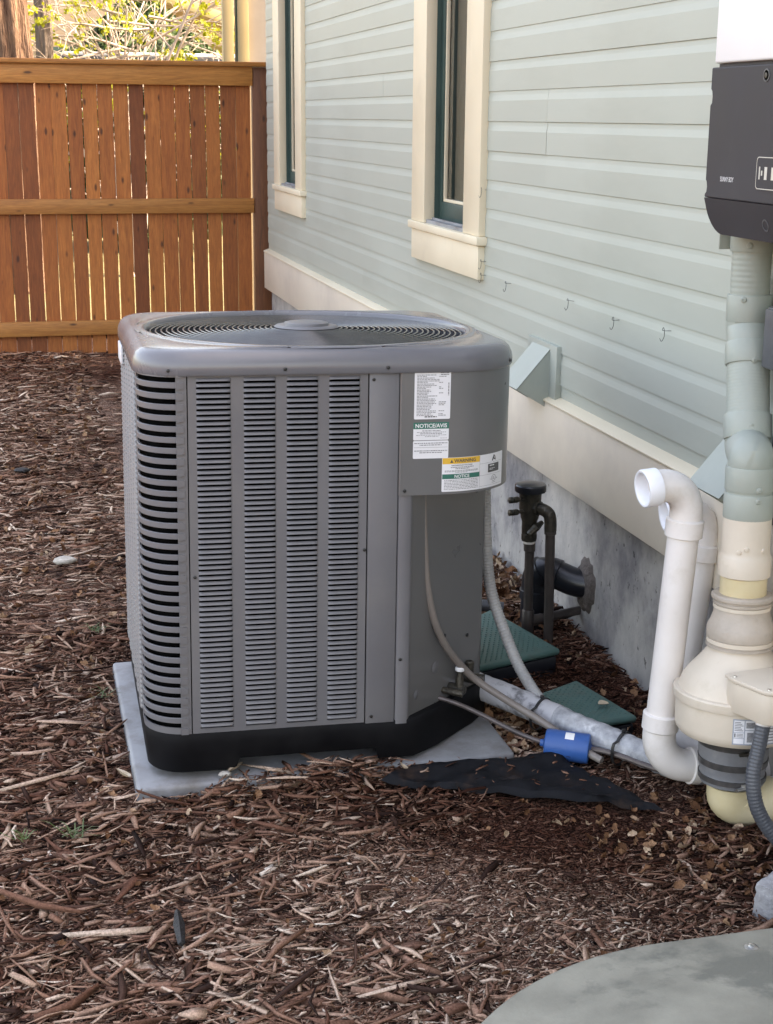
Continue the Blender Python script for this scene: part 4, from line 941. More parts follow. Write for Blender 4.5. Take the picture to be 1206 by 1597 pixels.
# ------------------------------------------------------------------ painted riser above the fan
def riser():
    t = thing('vent_riser', (1.60, 3.0, .70), 'siding-green painted vent riser pipe with screwed sleeves above the beige fan', 'pipe')
    M['riser'] = mat('riser_paint', (.315,.345,.30), (.36,.39,.345), 4, .42, .55, bump=.05, bscale=80, dirt=(.80,.77,.72), dscale=13, dlo=.705, dhi=.715)
    a0, a1 = fp(.736), fp(.840); b0 = Vector((1.610,3.015,.905)); b1 = Vector((1.632,3.080,1.085)); c0 = Vector((1.640,3.108,1.155)); c1 = Vector((1.642,3.125,1.62))
    r = .0450
    def seg(p, q, rr, name='pipe', par=None): return obj(name, MB().tube([p, q], rr, 30), M['riser'], par or t, smooth=40)
    def sleeve(p, q, rr, par=None):
        ax = (Vector(q)-Vector(p)); L = ax.length; return obj('sleeve', MB().lathe([(rr-.006,0),(rr-.001,.0005),(rr,.003),(rr,L-.003),(rr-.001,L-.0005),(rr-.006,L)], p, ax, 40), M['riser'], par or t, smooth=40)
    def scr(p, ax, par):
        obj('screw', MB().lathe([(.0075,0),(.0065,.003),(.003,.0045),(.0025,.003)], p, ax, 14), M['riser'], par)
    lo = sleeve(a0, a0+AX*.058, .0550); scr(a0+AX*.050+Vector((-.005,-.0545,0)), (-.08,-1,0), lo)
    seg(a0+AX*.05, a0+AX*.066, .0515)
    s2 = sleeve(a0+AX*.063, a0+AX*.118, .0545); scr(a0+AX*.074+Vector((-.004,-.0543,0)), (-.08,-1,0), s2)
    ap = a0+AX*.118
    seg2 = MB().tube([ap-AX*.002] + bez([ap, ap+AX*.02, b0-(b1-b0).normalized()*.03, b0], 12)[1:], .0510, 32); obj('lower_elbow', seg2, M['riser'], t, smooth=50)
    d = (b1-b0).normalized()
    s3 = sleeve(b0-d*.012, b0+d*.045, .0545); scr(b0+d*.030+Vector((-.018,-.0515,0)), (-.3,-1,0), s3)
    obj('slanted_pipe', ribbed([b0+d*.03, b1-d*.0], .0490, .0075, 32, .003), M['riser'], t, smooth=60)
    s4 = sleeve(b1-d*.032, b1+d*.020, .0535); scr(b1-d*.012+Vector((-.012,-.0517,0)), (-.2,-1,0), s4)
    obj('upper_elbow', MB().tube(bez([b1+d*.015, b1+d*.035, c0-Vector((0,0,.02)), c0], 10), .0500, 32), M['riser'], t, smooth=50)
    u = (c1-c0).normalized()
    s5 = sleeve(c0-u*.004, c0+u*.058, .0512); scr(c0+u*.050+Vector((-.034,-.0378,0)), (-.65,-.75,0), s5)
    obj('upper_pipe', ribbed([c0+u*.04, c1], r, .0125, 32, .006), M['riser'], t, smooth=60)
    st = sleeve(c0+u*.155, c0+u*.225, .0500)
    for hh in (.172,.207): scr(c0+u*hh+Vector((-.028,-.0414,0)), (-.55,-.83,0), st)
    obj('strap_flange', MB().box(1.580, 1.700, 3.158, 3.163, c0.z+.157, c0.z+.222), M['riser'], st, .001)
riser()

# ------------------------------------------------------------------ inverter
def inverter():
    t = thing('inverter', (1.60, 2.86, 1.37), 'wall-mounted solar inverter with white upper and dark grey lower casing', 'inverter')
    xf, xb = 1.520, 1.660; y0, y1 = 2.600, 3.130
    def rounded(y0_, y1_, z0, z1, rb, rt, n=8):
        p = []
        for cy_, cz, a0, r in ((y1_-rb, z0+rb, 270, rb), (y1_-rt, z1-rt, 0, rt), (y0_+rt, z1-rt, 90, rt), (y0_+rb, z0+rb, 180, rb)):
            if r < 1e-4: p.append((cy_, cz)); continue
            for k in range(n+1): an = math.radians(a0+90*k/n); p.append((cy_+r*math.cos(an), cz+r*math.sin(an)))
        return p
    def slab(poly, x0, x1): return MB().loops([[(x0, y, z) for y, z in poly], [(x1, y, z) for y, z in poly]], True, True, True)
    full = rounded(y0, y1, 1.352, 1.712, .055, 0); zc = 1.432
    lower = [(y1,zc),(y1,1.440),(y1-.007,1.444),(y1-.009,1.455),(y1-.006,1.466),(y1-.001,1.470),(y1-.001,1.632),(y1-.008,1.637),(y1-.009,1.650),(y1-.006,1.662),(y1,1.666),(y1,1.712),(y0,1.712),(y0,zc)]
    b = obj('lower_case', slab(lower, xf, xb), M['inv_dark'], t, .003, 2, smooth=0)
    cp = [(y1, zc-.001)]+[(y0, zc-.001)]+[(y, z) for y, z in full if z < 1.41]
    cp = [(y0, zc-.001)]+[q for q in full if q[1] < 1.408 and q[0] < (y0+y1)/2][::1]+[q for q in full if q[1] < 1.408 and q[0] > (y0+y1)/2]+[(y1, zc-.001)]
    obj('chin', MB().loops([[(xf+(zc-z)*.28, y, z) for y, z in cp], [(xb, y, z) for y, z in cp]], True, True, True), M['inv_dark'], b, smooth=0)
    # lower front chin, set back
    up = obj('upper_case', slab([(y1-.006,1.720),(y1-.006,2.08),(y0+.006,2.08),(y0+.006,1.720)], xf+.002, xb), M['inv_white'], t, .006, 3)
    obj('case_gap', MB().box(xf+.012, xb-.002, y0+.012, y1-.012, 1.7125, 1.7195), M['inv_dark'], up)
    obj('side_tab', MB().box(xf+.03, xf+.05, y1-.004, y1+.006, 1.80, 1.835), M['inv_dark'], up, .002)
    for y, z in ((2.876,1.690),):
        s = obj('screw_recess', MB().lathe([(.0135,0),(.0135,.0012),(.0105,.0014),(.0095,-.004)], (xf, y, z), (-1,0,0), 20), M['ink'], b); obj('screw', MB().lathe([(.0058,0),(.0058,.002),(.002,.0022)], (xf-.0004, y, z), (-1,0,0), 12), M['screw'], s)
    obj('screw_recess', MB().lathe([(.0135,0),(.0135,.0012),(.0105,.0014),(.0095,-.004)], (xf+.0130, 2.858, 1.387), (-1,0,-.27), 20), M['ink'], b)
    pn = rounded(2.755, 2.893, 1.458, 1.530, .010, .010, 5)
    sp = obj('status_panel', slab(pn, xf-.0008, xf+.002), M['inv_dark'], b)
    o1, o2 = rounded(2.758, 2.890, 1.461, 1.527, .009, .009, 5), rounded(2.7597, 2.8883, 1.4627, 1.5253, .008, .008, 5)
    obj('panel_outline', MB().loops([[(xf-.0012, y, z) for y, z in o1], [(xf-.0012, y, z) for y, z in o2]]), M['inv_ink'], sp, smooth=0)
    for y, w, h in ((2.876,.0045,.026),(2.866,.005,.010),(2.849,.011,.026),(2.82,.010,.026)): obj('status_icon', MB().box(xf-.0013, xf-.0008, y-w/2, y+w/2, 1.494-h/2, 1.494+h/2), M['inv_ink'], sp, smooth=0)
    v, f = text_mesh('SUNNY BOY', 1.0, .0); xs = [p.x for p in v]; ys = [p.y for p in v]; w, h = max(xs)-min(xs), max(ys)-min(ys)
    obj('lettering', MB().add([(xf-.0006, 3.023-p.x*.062/w, 1.4745+p.y*.0105/h) for p in v], f), M['white_ink'], b, smooth=0)
    obj('mounting_plate', MB().box(xb+.001, 1.6985, y0+.08, y1-.08, 1.42, 2.0), M['inv_dark'], t)
inverter()
t = thing('electrical_box', (1.66, 2.93, .95), 'dark grey electrical box edge beside the vent riser', 'box')
obj('case', MB().box(1.625, 1.698, 2.80, 2.995, 1.06, 1.20), M['flex_dark'], t, .006)
obj('cover', MB().box(1.618, 1.6245, 2.805, 2.99, 1.065, 1.195), M['flex_dark'], t, .002)
obj('conduit_stub', MB().tube([(1.665,2.97,.70),(1.665,2.97,1.059)], .014, 14), M['flex_dark'], t)

# ------------------------------------------------------------------ wall vent hoods
def hood(dy, dz, label):
    t = thing('vent_hood', (1.69, 4.6+dy, .78+dz), label, 'vent hood', 'sheet metal vent hoods on the siding')
    xw = 1.690; ya, yb = 4.525+dy, 4.695+dy; zt, zb_ = .872+dz, .688+dz; xt, zl = 1.572, .742+dz
    M.setdefault('hood', mat('hood_paint', (.325,.355,.305), (.37,.40,.35), 4, .38, .5, dirt=(.29,.33,.30), dscale=5))
    obj('flange', MB().box(xw-.006, 1.712, ya-.062, yb+.05, zb_+.0, zt+.016), M['hood'], t, .002)
    th = .0018
    mb = MB().add([(xw-.006,ya,zt),(xw-.006,yb,zt),(xt,yb,zl),(xt,ya,zl),(xw-.006,ya,zt-th*2),(xw-.006,yb,zt-th*2),(xt+th,yb,zl-th),(xt+th,ya,zl-th)], [(0,1,2,3),(7,6,5,4),(0,3,7,4),(1,5,6,2),(2,6,7,3),(0,4,5,1)])
    obj('top_sheet', mb, M['hood'], t, smooth=0)
    for y in (ya, yb-th):
        mb = MB(); tri = [(xw-.006, zt-.001), (xt+.0005, zl-.001), (xw-.006, zb_-.014)]
        mb.loops([[(x, y, z) for x, z in tri], [(x, y+th, z) for x, z in tri]], True, True, True); obj('side_sheet', mb, M['hood'], t, smooth=0)
    obj('damper', MB().box(xw-.012, xw-.007, ya+.01, yb-.01, zb_+.01, zt-.02), M['dark'], t)
hood(0, 0, 'pale green sheet metal vent hood on the siding behind the unit')
hood(-1.465, .0, 'pale green sheet metal vent hood half hidden behind the painted riser')

# ------------------------------------------------------------------ irrigation vacuum breaker
def breaker():
    t = thing('vacuum_breaker', (1.53, 4.2, 0), 'dark weathered irrigation vacuum breaker on two pipes by the foundation', 'valve')
    bx, by = 1.518, 4.205
    b = obj('body', MB().lathe([(.019,.335),(.024,.345),(.024,.385),(.028,.395),(.030,.41),(.034,.425),(.035,.478),(.037,.482)], (bx,by,0), (0,0,1), 28), M['brass'], t)
    obj('bonnet', MB().lathe([(.036,.478),(.047,.480),(.049,.484),(.049,.500),(.046,.504),(.020,.5075),(.004,.508)], (bx,by,0), (0,0,1), 36), M['abs'], t)
    for z, dx, r in ((.461,-.062,.0085),(.421,-.055,.0085)):
        c = obj('test_cock', MB().tube([(bx,by-.01,z),(bx-.040,by-.018,z)], r*.75, 10).lathe([(r,0),(r*1.15,.004),(r*1.15,.016),(r*.7,.018)], (bx-.046,by-.019,z), (-1,-.15,0), 10), M['brass'], b)
        obj('cap', MB().lathe([(r*1.0,0),(r*1.2,.002),(r*1.2,.013),(r*.6,.015)], (bx-.064,by-.022,z), (-1,-.15,0), 8), M['brass'], c)
    obj('union', MB().lathe([(.016,.318),(.024,.322),(.026,.330),(.026,.345),(.019,.350)], (bx,by,0), (0,0,1), 8), M['brass'], b)
    obj('shutoff_handle', MB().tube([(bx-.012,by-.03,.350),(bx+.010,by-.034,.372),(bx+.034,by-.020,.384)], [.010,.013,.007], 8), M['brass'], b)
    obj('thread_seal', MB().lathe([(.0175,.312),(.0190,.314),(.0190,.319),(.0175,.321)], (bx,by,0), (0,0,1), 18), M['pvc'], b)
    obj('supply_pipe', MB().tube([(bx+.003,by,.318),(bx+.006,by+.002,.075)], .0150, 18).lathe([(.015,.285),(.0185,.288),(.0185,.311),(.015,.313)], (bx+.003,by,0), (0,0,1), 18), M['dark_pipe'], t)
    e = obj('tee', MB().lathe([(.0185,.0),(.0195,.002),(.0195,.088),(.0175,.092)], (bx+.006,by+.002,0), (0,0,1), 18).tube([(bx+.006,by+.002,.052),(bx+.055,by+.012,.054)], .0175, 16), M['dark_pipe'], t)
    obj('wall_pipe', MB().tube([(bx+.05,by+.011,.054),(1.74,by+.055,.060)], .0145, 16), M['dark_pipe'], e)
    o = obj('outlet_elbow', MB().tube(bez([(bx+.01,by-.012,.432),(bx+.028,by-.038,.430),(bx+.044,by-.050,.418),(bx+.049,by-.053,.396),(bx+.050,by-.053,.365)], 28), .0195, 18), M['brass'], t, smooth=50)
    obj('hex_union', MB().lathe([(.022,0),(.025,.003),(.025,.016),(.022,.018)], (bx+.010,by-.016,.432), (.55,-.8,0), 8), M['brass'], o)
    obj('return_pipe', MB().tube([(bx+.050,by-.053,.372),(bx+.058,by-.052,-.03)], .0155, 18).lathe([(.0155,.352),(.019,.354),(.019,.374),(.0155,.376)], (bx+.050,by-.053,0), (0,0,1), 18), M['dark_pipe'], t)
    t = thing('drain_pipe', (1.62, 4.3, 0), 'black plastic drain pipe elbow coming out of the foundation behind the breaker', 'pipe')
    c = bez([(1.78,4.195,.155),(1.70,4.235,.160),(1.645,4.275,.178),(1.612,4.300,.185),(1.592,4.315,.170),(1.588,4.320,.135),(1.588,4.322,.05),(1.588,4.322,-.05)], 40)
    obj('elbow', MB().tube(c, .0465, 26), M['abs'], t, smooth=50)
    for k in (11, 18, 27): 
        d = (c[k+1]-c[k-1]).normalized(); obj('collar', MB().lathe([(.046,-.016),(.0515,-.014),(.0515,.014),(.046,.016)], c[k], d, 28), M['abs'], t)
    rng = random.Random(6); n = 26; mb = MB(); L = [[],[],[]]
    for k in range(n):
        a = 2*PI*k/n; r = (1+rng.uniform(-.16,.16)); y, z = 4.205+.078*r*math.cos(a), .162+.088*r*math.sin(a)
        L[0].append((1.719,y,z)); L[1].append((1.706,4.205+(y-4.205)*.86,.162+(z-.162)*.86)); L[2].append((1.703,4.205+(y-4.205)*.4,.162+(z-.162)*.4))
    obj('mortar_patch', mb.loops(L, True, False, True), M['mortar'], t, smooth=60)
breaker()

# ------------------------------------------------------------------ green valve boxes
def valve_box(corners, z, label, seed):
    cs = [Vector((x, y, z)) for x, y in corners]; c = sum(cs, Vector())/4; t = thing('valve_box', (c.x, c.y, 0), label, 'valve box', 'green irrigation valve box lids by the foundation')
    poly = [(v.x, v.y) for v in cs]
    def shrink(f): return [(c.x+(x-c.x)*f, c.y+(y-c.y)*f) for x, y in poly]
    obj('box_rim', MB().prism(shrink(.96), -.05, z-.022), M['abs'], t, .01)
    lid = obj('lid', MB().prism(poly, z-.020, z), M['lid'], t, .009, 3)
    mb = MB(); n = 22
    e = lambda u, v: cs[0]*(1-u)*(1-v)+cs[1]*u*(1-v)+cs[2]*u*v+cs[3]*(1-u)*v
    u_ = (cs[1]-cs[0]).length; v_ = (cs[3]-cs[0]).length; nu, nv = int(u_/.017), int(v_/.017)
    for i in range(nu):
        for j in range(nv):
            u, v = .055+.89*(i+.5*(j % 2))/nu, .055+.89*j/nv
            p = e(u, v); s = .0042
            mb.add([p+Vector((s,0,-.0003)), p+Vector((0,s,-.0003)), p+Vector((-s,0,-.0003)), p+Vector((0,-s,-.0003)), p+Vector((0,0,.0032))], [(0,1,4),(1,2,4),(2,3,4),(3,0,4)])
    o = obj('tread_bumps', mb, M['lid'], lid, smooth=0); o['kind'] = 'stuff'
valve_box([(1.075,4.02),(1.245,3.835),(1.530,3.925),(1.44,4.33)], .060, 'green bumpy valve box lid directly below the vacuum breaker', 1)
valve_box([(1.285,3.60),(1.39,3.405),(1.565,3.425),(1.500,3.715)], .045, 'green bumpy valve box lid between the foam pipe and the foundation', 2)

# ------------------------------------------------------------------ black landscape fabric
def fabric():
    poly = [(.80,3.235),(.84,3.285),(1.00,3.295),(1.15,3.280),(1.22,3.300),(1.29,3.255),(1.335,3.16),(1.39,3.03),(1.425,2.945),(1.38,2.955),(1.29,3.03),(1.20,3.065),(1.10,3.115),(1.0,3.165),(.92,3.20)]
    rng = random.Random(2)
    c = Vector((1.13,3.18)); mb = MB(); nr = 14; V = [(c.x, c.y, .030)]; F = []
    fine = []
    for i in range(len(poly)):
        a, b = Vector(poly[i]), Vector(poly[(i+1) % len(poly)])
        for k in range(4): fine.append(a.lerp(b, k/4)+Vector((rng.uniform(-.006,.006), rng.uniform(-.006,.006))))
    n = len(fine)
    for r in range(1, nr+1):
        for i, p in enumerate(fine):
            q = c.lerp(p, r/nr); w = .004*math.sin(q.x*38+q.y*55)+.006*math.sin(q.x*17-q.y*74+1)+.0025*math.sin(q.x*90+q.y*20)
            z = .026+w*(1-.4*(r/nr)) + .012*math.exp(-((q.y-3.26)/.03)**2) - (.016 if r == nr else 0); V.append((q.x, q.y, z))
    for i in range(n): F.append((0, 1+i, 1+(i+1) % n))
    for r in range(nr-1):
        for i in range(n): F.append((1+r*n+i, 1+(r+1)*n+i, 1+(r+1)*n+(i+1) % n, 1+r*n+(i+1) % n))
    tag(obj('landscape_fabric', mb.add(V, F), M['fabric'], smooth=60), 'exposed wrinkled black landscape fabric on the mulch below the pipes', 'ground cloth')
    return poly
FAB = fabric()

# ------------------------------------------------------------------ window well cover, stone
def cover():
    t = thing('window_well_cover', (1.2, 1.8, 0), 'grey-green fibreglass window well cover in the near right corner', 'cover')
    # plan outline: rounded corner at far left
    def outl(f):
        p = []
        for k in range(25):
            an = math.radians(180-90*k/24); p.append((1.10+.56*math.cos(an)*f, 1.72+.530*math.sin(an)*f))
        p += [(1.69, 1.72+.530*f+.0)]
        return p
    L = []
    for f, z in ((1.0,.085),(1.004,.100),(1.003,.112),(.992,.120),(.975,.1225),(.90,.124),(.82,.130),(.70,.145),(.5,.168),(.3,.182),(.1,.188)):
        o = outl(f); L.append([(x, y, z) for x, y in o] + [(1.69, 1.0, z), (1.10-.56*f, 1.0, z)])
    mb = MB(); mb.loops(L, True, False, True)
    obj('shell', mb, M['cover'], t, smooth=60)
    obj('skirt', MB().loops([[(x, y, z) for x, y in outl(.985)]+[(1.68,1.01,z),(1.10-.55,1.01,z)] for z in (-.08,.09)]), M['cover'], t, smooth=60)
    for x, y in ((1.250,2.184),(1.243,2.095)):
        s = obj('washer', MB().lathe([(.013,.1225),(.013,.1255),(.006,.1275)], (x,y,.0015 if y > 2.15 else .006), (0,0,1), 20), M['steel'], t); obj('screw_head', MB().lathe([(.0062,.127),(.0062,.131),(.003,.132)], (x,y,.0015 if y > 2.15 else .006), (0,0,1), 6), M['steel'], s)
cover()
def stone():
    mb = MB(); bm = bmesh.new(); bmesh.ops.create_cube(bm, size=1); bmesh.ops.subdivide_edges(bm, edges=bm.edges[:], cuts=6, use_grid_fill=True)
    rng = random.Random(5); 
    for v in bm.verts:
        c = v.co.copy(); c *= 1-.10*max(0, c.length-.62); c += Vector((rng.uniform(-.02,.02), rng.uniform(-.02,.02), rng.uniform(-.02,.02))); v.co = c
    R = Euler((.1,-.06,.5)).to_matrix()
    mb.add([R@Vector((v.co.x*.13, v.co.y*.085, v.co.z*.09))+Vector((1.505,2.495,.022)) for v in bm.verts], [tuple(v.index for v in f.verts) for f in bm.faces]); bm.free()
    tag(obj('stone_block', mb, M['stone'], smooth=30), 'rough grey stone block at the right edge above the window well cover', 'stone')
stone()

# ------------------------------------------------------------------ bent wire clips on the siding
def clips():
    rng = random.Random(9)
    spots = [((5.297,1.345),'bent wire clip on the casing edge above the window sill'),((5.28,1.085),'bent wire clip beside the window apron, upper of two'),((5.277,1.035),'bent wire clip beside the window apron, lower of two'),
             ((4.985,1.035),'bent wire clip on the siding just right of the window apron'),((4.372,1.046),'bent wire clip on the siding above the left vent hood'),((4.000,1.036),'bent wire clip on the siding midway between window and riser'),((3.651,1.052),'bent wire clip on the siding nearest the painted riser')]
    for (y, z), lab in spots:
        x = 1.694; p = [(x+.008,y,z)]
        q = Vector((x-.006,y,z))
        for k in range(9):
            a = k*.75+rng.uniform(-.2,.2); p.append(q+Vector((-.006-.001*k, .010*math.cos(a), .013*math.sin(a)-.0022*k)))
        tag(obj('wire_clip', MB().tube(bez(p, 40), .0008, 6), M['screw']), lab, 'clip', 'wire clips on the siding')
clips()

# ================================================================== mulch, leaves, bits
def in_poly(x, y, poly):
    ins = np.zeros(len(x), bool); j = len(poly)-1
    for i in range(len(poly)):
        xi, yi = poly[i]; xj, yj = poly[j]
        c = ((yi > y) != (yj > y)) & (x < (xj-xi)*(y-yi)/((yj-yi) or 1e-9)+xi); ins ^= c; j = i
    return ins
def smooth_noise(x, y, seed):
    r = np.random.default_rng(seed); v = np.zeros(len(x))
    for k in range(10):
        a = r.uniform(0, 2*PI); f = r.uniform(1.2, 7); v += np.sin(f*(x*math.cos(a)+y*math.sin(a))+r.uniform(0, 6.3))/(1+.25*f)
    return v/2.2
def blocked(x, y):
    b = (x > .20) & (x < 1.188) & (y > np.where((x > .40) & (x < .93), 3.350, 3.300)) & (y < 4.28)
    b |= in_poly(x, y, [(1.10,4.02),(1.245,3.85),(1.52,3.93),(1.43,4.31)]) | in_poly(x, y, [(1.30,3.60),(1.39,3.42),(1.553,3.44),(1.495,3.70)])
    b |= (x > 1.712) | ((y < 2.235) & (x > .60) & ((x-1.10 > 0) | (((x-1.10)/.55)**2+((y-1.72)/.515)**2 < 1)))
    b |= (x-1.57)**2+(y-2.875)**2 < .05**2
    return b
def chip_mesh(name, x, y, z, L, w, th, yaw, pitch, roll, bend, taper, dry, mat_, rng):
    n = len(x); ring = np.array([-1.,0.,1.])
    loc = np.zeros((n,3,3,3)); j = rng.uniform(-.7,.7,n)
    for k in range(3):
        sc = np.where(k == 1, 1.0, taper[:, 0 if k == 0 else 1])
        off = rng.normal(0,.12,(n,2))*w[:,None]
        bx = ring[k]*L/2; by = bend*L*(0 if k == 1 else 1)+off[:,0]
        for c in range(3):
            cy = (-.5, .5, 0)[c]*w*sc + (j*w*.5*sc if c == 2 else 0); cz = (0, 0, 1)[c]*th*(sc*.5+.5)
            loc[:,k,c,0] = bx + rng.normal(0,.04,n)*L*(abs(ring[k])); loc[:,k,c,1] = by+cy; loc[:,k,c,2] = cz+off[:,1]*.3
    V = loc.reshape(n,9,3)
    cr, sr = np.cos(roll), np.sin(roll); Y = V[:,:,1]*cr[:,None]-V[:,:,2]*sr[:,None]; Z = V[:,:,1]*sr[:,None]+V[:,:,2]*cr[:,None]; X = V[:,:,0]
    cp, sp = np.cos(pitch), np.sin(pitch); X2_ = X*cp[:,None]-Z*sp[:,None]; Z2 = X*sp[:,None]+Z*cp[:,None]
    cyw, syw = np.cos(yaw), np.sin(yaw); X3_ = X2_*cyw[:,None]-Y*syw[:,None]; Y3 = X2_*syw[:,None]+Y*cyw[:,None]
    W = np.stack([X3_+x[:,None], Y3+y[:,None], Z2+z[:,None]], 2).reshape(-1,3)
    q = []
    for k in range(2):
        for c in range(3): d = (c+1) % 3; q.append((k*3+c, k*3+d, (k+1)*3+d, (k+1)*3+c))
    quads = (np.array(q)[None]+(np.arange(n)*9)[:,None,None]).reshape(-1,4)
    tris = (np.array([(2,1,0),(6,7,8)])[None]+(np.arange(n)*9)[:,None,None]).reshape(-1,3)
    me = bpy.data.meshes.new(name); nq, nt = len(quads), len(tris)
    me.vertices.add(len(W)); me.vertices.foreach_set('co', W.astype(np.float32).ravel())
    me.loops.add(nq*4+nt*3); me.loops.foreach_set('vertex_index', np.concatenate([quads.ravel(), tris.ravel()]).astype(np.int32))
    me.polygons.add(nq+nt); me.polygons.foreach_set('loop_start', np.concatenate([np.arange(nq)*4, nq*4+np.arange(nt)*3]).astype(np.int32))
    me.update(calc_edges=True)
    at = me.attributes.new('dry', 'FLOAT', 'POINT'); at.data.foreach_set('value', np.repeat(dry, 9).astype(np.float32))
    me.materials.append(mat_); o = bpy.data.objects.new(name, me); COL.objects.link(o); return o
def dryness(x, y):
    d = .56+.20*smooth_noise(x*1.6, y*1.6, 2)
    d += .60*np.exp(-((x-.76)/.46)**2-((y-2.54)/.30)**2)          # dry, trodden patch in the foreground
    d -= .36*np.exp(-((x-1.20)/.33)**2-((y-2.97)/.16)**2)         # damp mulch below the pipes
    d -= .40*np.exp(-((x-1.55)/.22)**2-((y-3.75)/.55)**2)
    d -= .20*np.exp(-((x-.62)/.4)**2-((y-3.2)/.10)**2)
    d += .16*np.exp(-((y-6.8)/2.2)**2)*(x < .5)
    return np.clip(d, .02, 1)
def mulch():
    rng = np.random.default_rng(11)
    def field(n, x0, x1, y0, y1, Lm, Ls, zmax, ar=(.05,.26), cap=.20, flat=(.15,.45)):
        x, y = rng.uniform(x0, x1, n), rng.uniform(y0, y1, n)
        fine = np.clip(np.exp(-((x-.98)/.40)**2-((y-2.72)/.28)**2)+np.exp(-((x-1.55)/.20)**2-((y-3.7)/.55)**2)+.9*np.exp(-((x-1.20)/.26)**2-((y-3.0)/.13)**2), 0, 1)
        cl = smooth_noise(x*3.1, y*3.1, 9)
        k = ~blocked(x, y) & (~in_poly(x, y, FAB) | (rng.uniform(0,1,n) < .03))
        L = np.exp(rng.normal(math.log(Lm), Ls, n))*(1-.45*fine)
        k &= ~((L > .035) & (rng.uniform(0,1,n) < fine*.85))
        if Lm > .025: k &= rng.uniform(0,1,n) < np.clip(.72+.40*cl, .25, 1)
        L = np.clip(L, .005, cap)
        w = np.clip(L*rng.uniform(ar[0], ar[1], n)+.0012, .0014, .024); th = w*rng.uniform(flat[0], flat[1], n)
        z = rng.uniform(-.008, zmax, n)+.010*np.sin(3.1*x+1.7*y)*np.sin(2.3*y-1.1*x)-.006+.006*cl
        mound = .046*np.exp(-((y-3.30)/.06)**2)*np.clip((x-.36)/.08,0,1)*np.clip((.95-x)/.08,0,1); z = z+mound*rng.uniform(.25,1,n)
        infab = in_poly(x, y, FAB); z = np.where(infab, .040, z)
        yaw = rng.uniform(0, PI, n); yaw = np.where(rng.uniform(0,1,n) < .45, rng.normal(.15,.45,n), yaw)
        return [a[k] for a in (x, y, z, L, w, th, yaw, rng.normal(0,.14,n)*np.clip(.05/np.maximum(L,.02),.35,1.3), rng.normal(0,.45,n), rng.normal(0,.06,n))]
    N1 = (-.35, 1.72, 1.95, 4.6)
    parts = [field(17000, .45, 1.45, 2.25, 3.05, .0095, .40, .008, (.12,.40)), field(60000, *N1, .0125, .45, .010, (.10,.40)), field(34000, *N1, .029, .45, .018), field(7000, *N1, .070, .40, .026, (.05,.14)), field(2600, *N1, .034, .3, .024, (.30,.62), .07, (.10,.22)),
             field(24000, -.55, .42, 4.5, 10.42, .026, .5, .016), field(8000, -.55, .42, 4.5, 10.42, .055, .4, .024, (.06,.18)), field(1500, -.55, .42, 4.5, 10.42, .04, .3, .022, (.3,.55), .07, (.1,.2)),
             field(7000, .42, 1.72, 4.3, 10.42, .035, .5, .02), field(8000, -1.9, -.35, 1.5, 10.42, .045, .5, .02)]
    a = [np.concatenate(c) for c in zip(*parts)]; x, y, z, L, w, th, yaw, pi_, ro, be = a; n = len(x)
    dry = np.clip(dryness(x, y)+rng.normal(0,.13,n), 0, 1)
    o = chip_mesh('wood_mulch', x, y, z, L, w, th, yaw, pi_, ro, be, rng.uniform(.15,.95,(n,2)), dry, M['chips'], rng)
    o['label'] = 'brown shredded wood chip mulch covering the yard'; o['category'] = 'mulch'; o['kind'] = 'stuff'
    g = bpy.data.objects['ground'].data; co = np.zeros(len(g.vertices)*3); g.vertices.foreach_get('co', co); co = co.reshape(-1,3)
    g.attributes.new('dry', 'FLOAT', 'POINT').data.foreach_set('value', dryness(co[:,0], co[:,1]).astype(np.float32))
mulch()
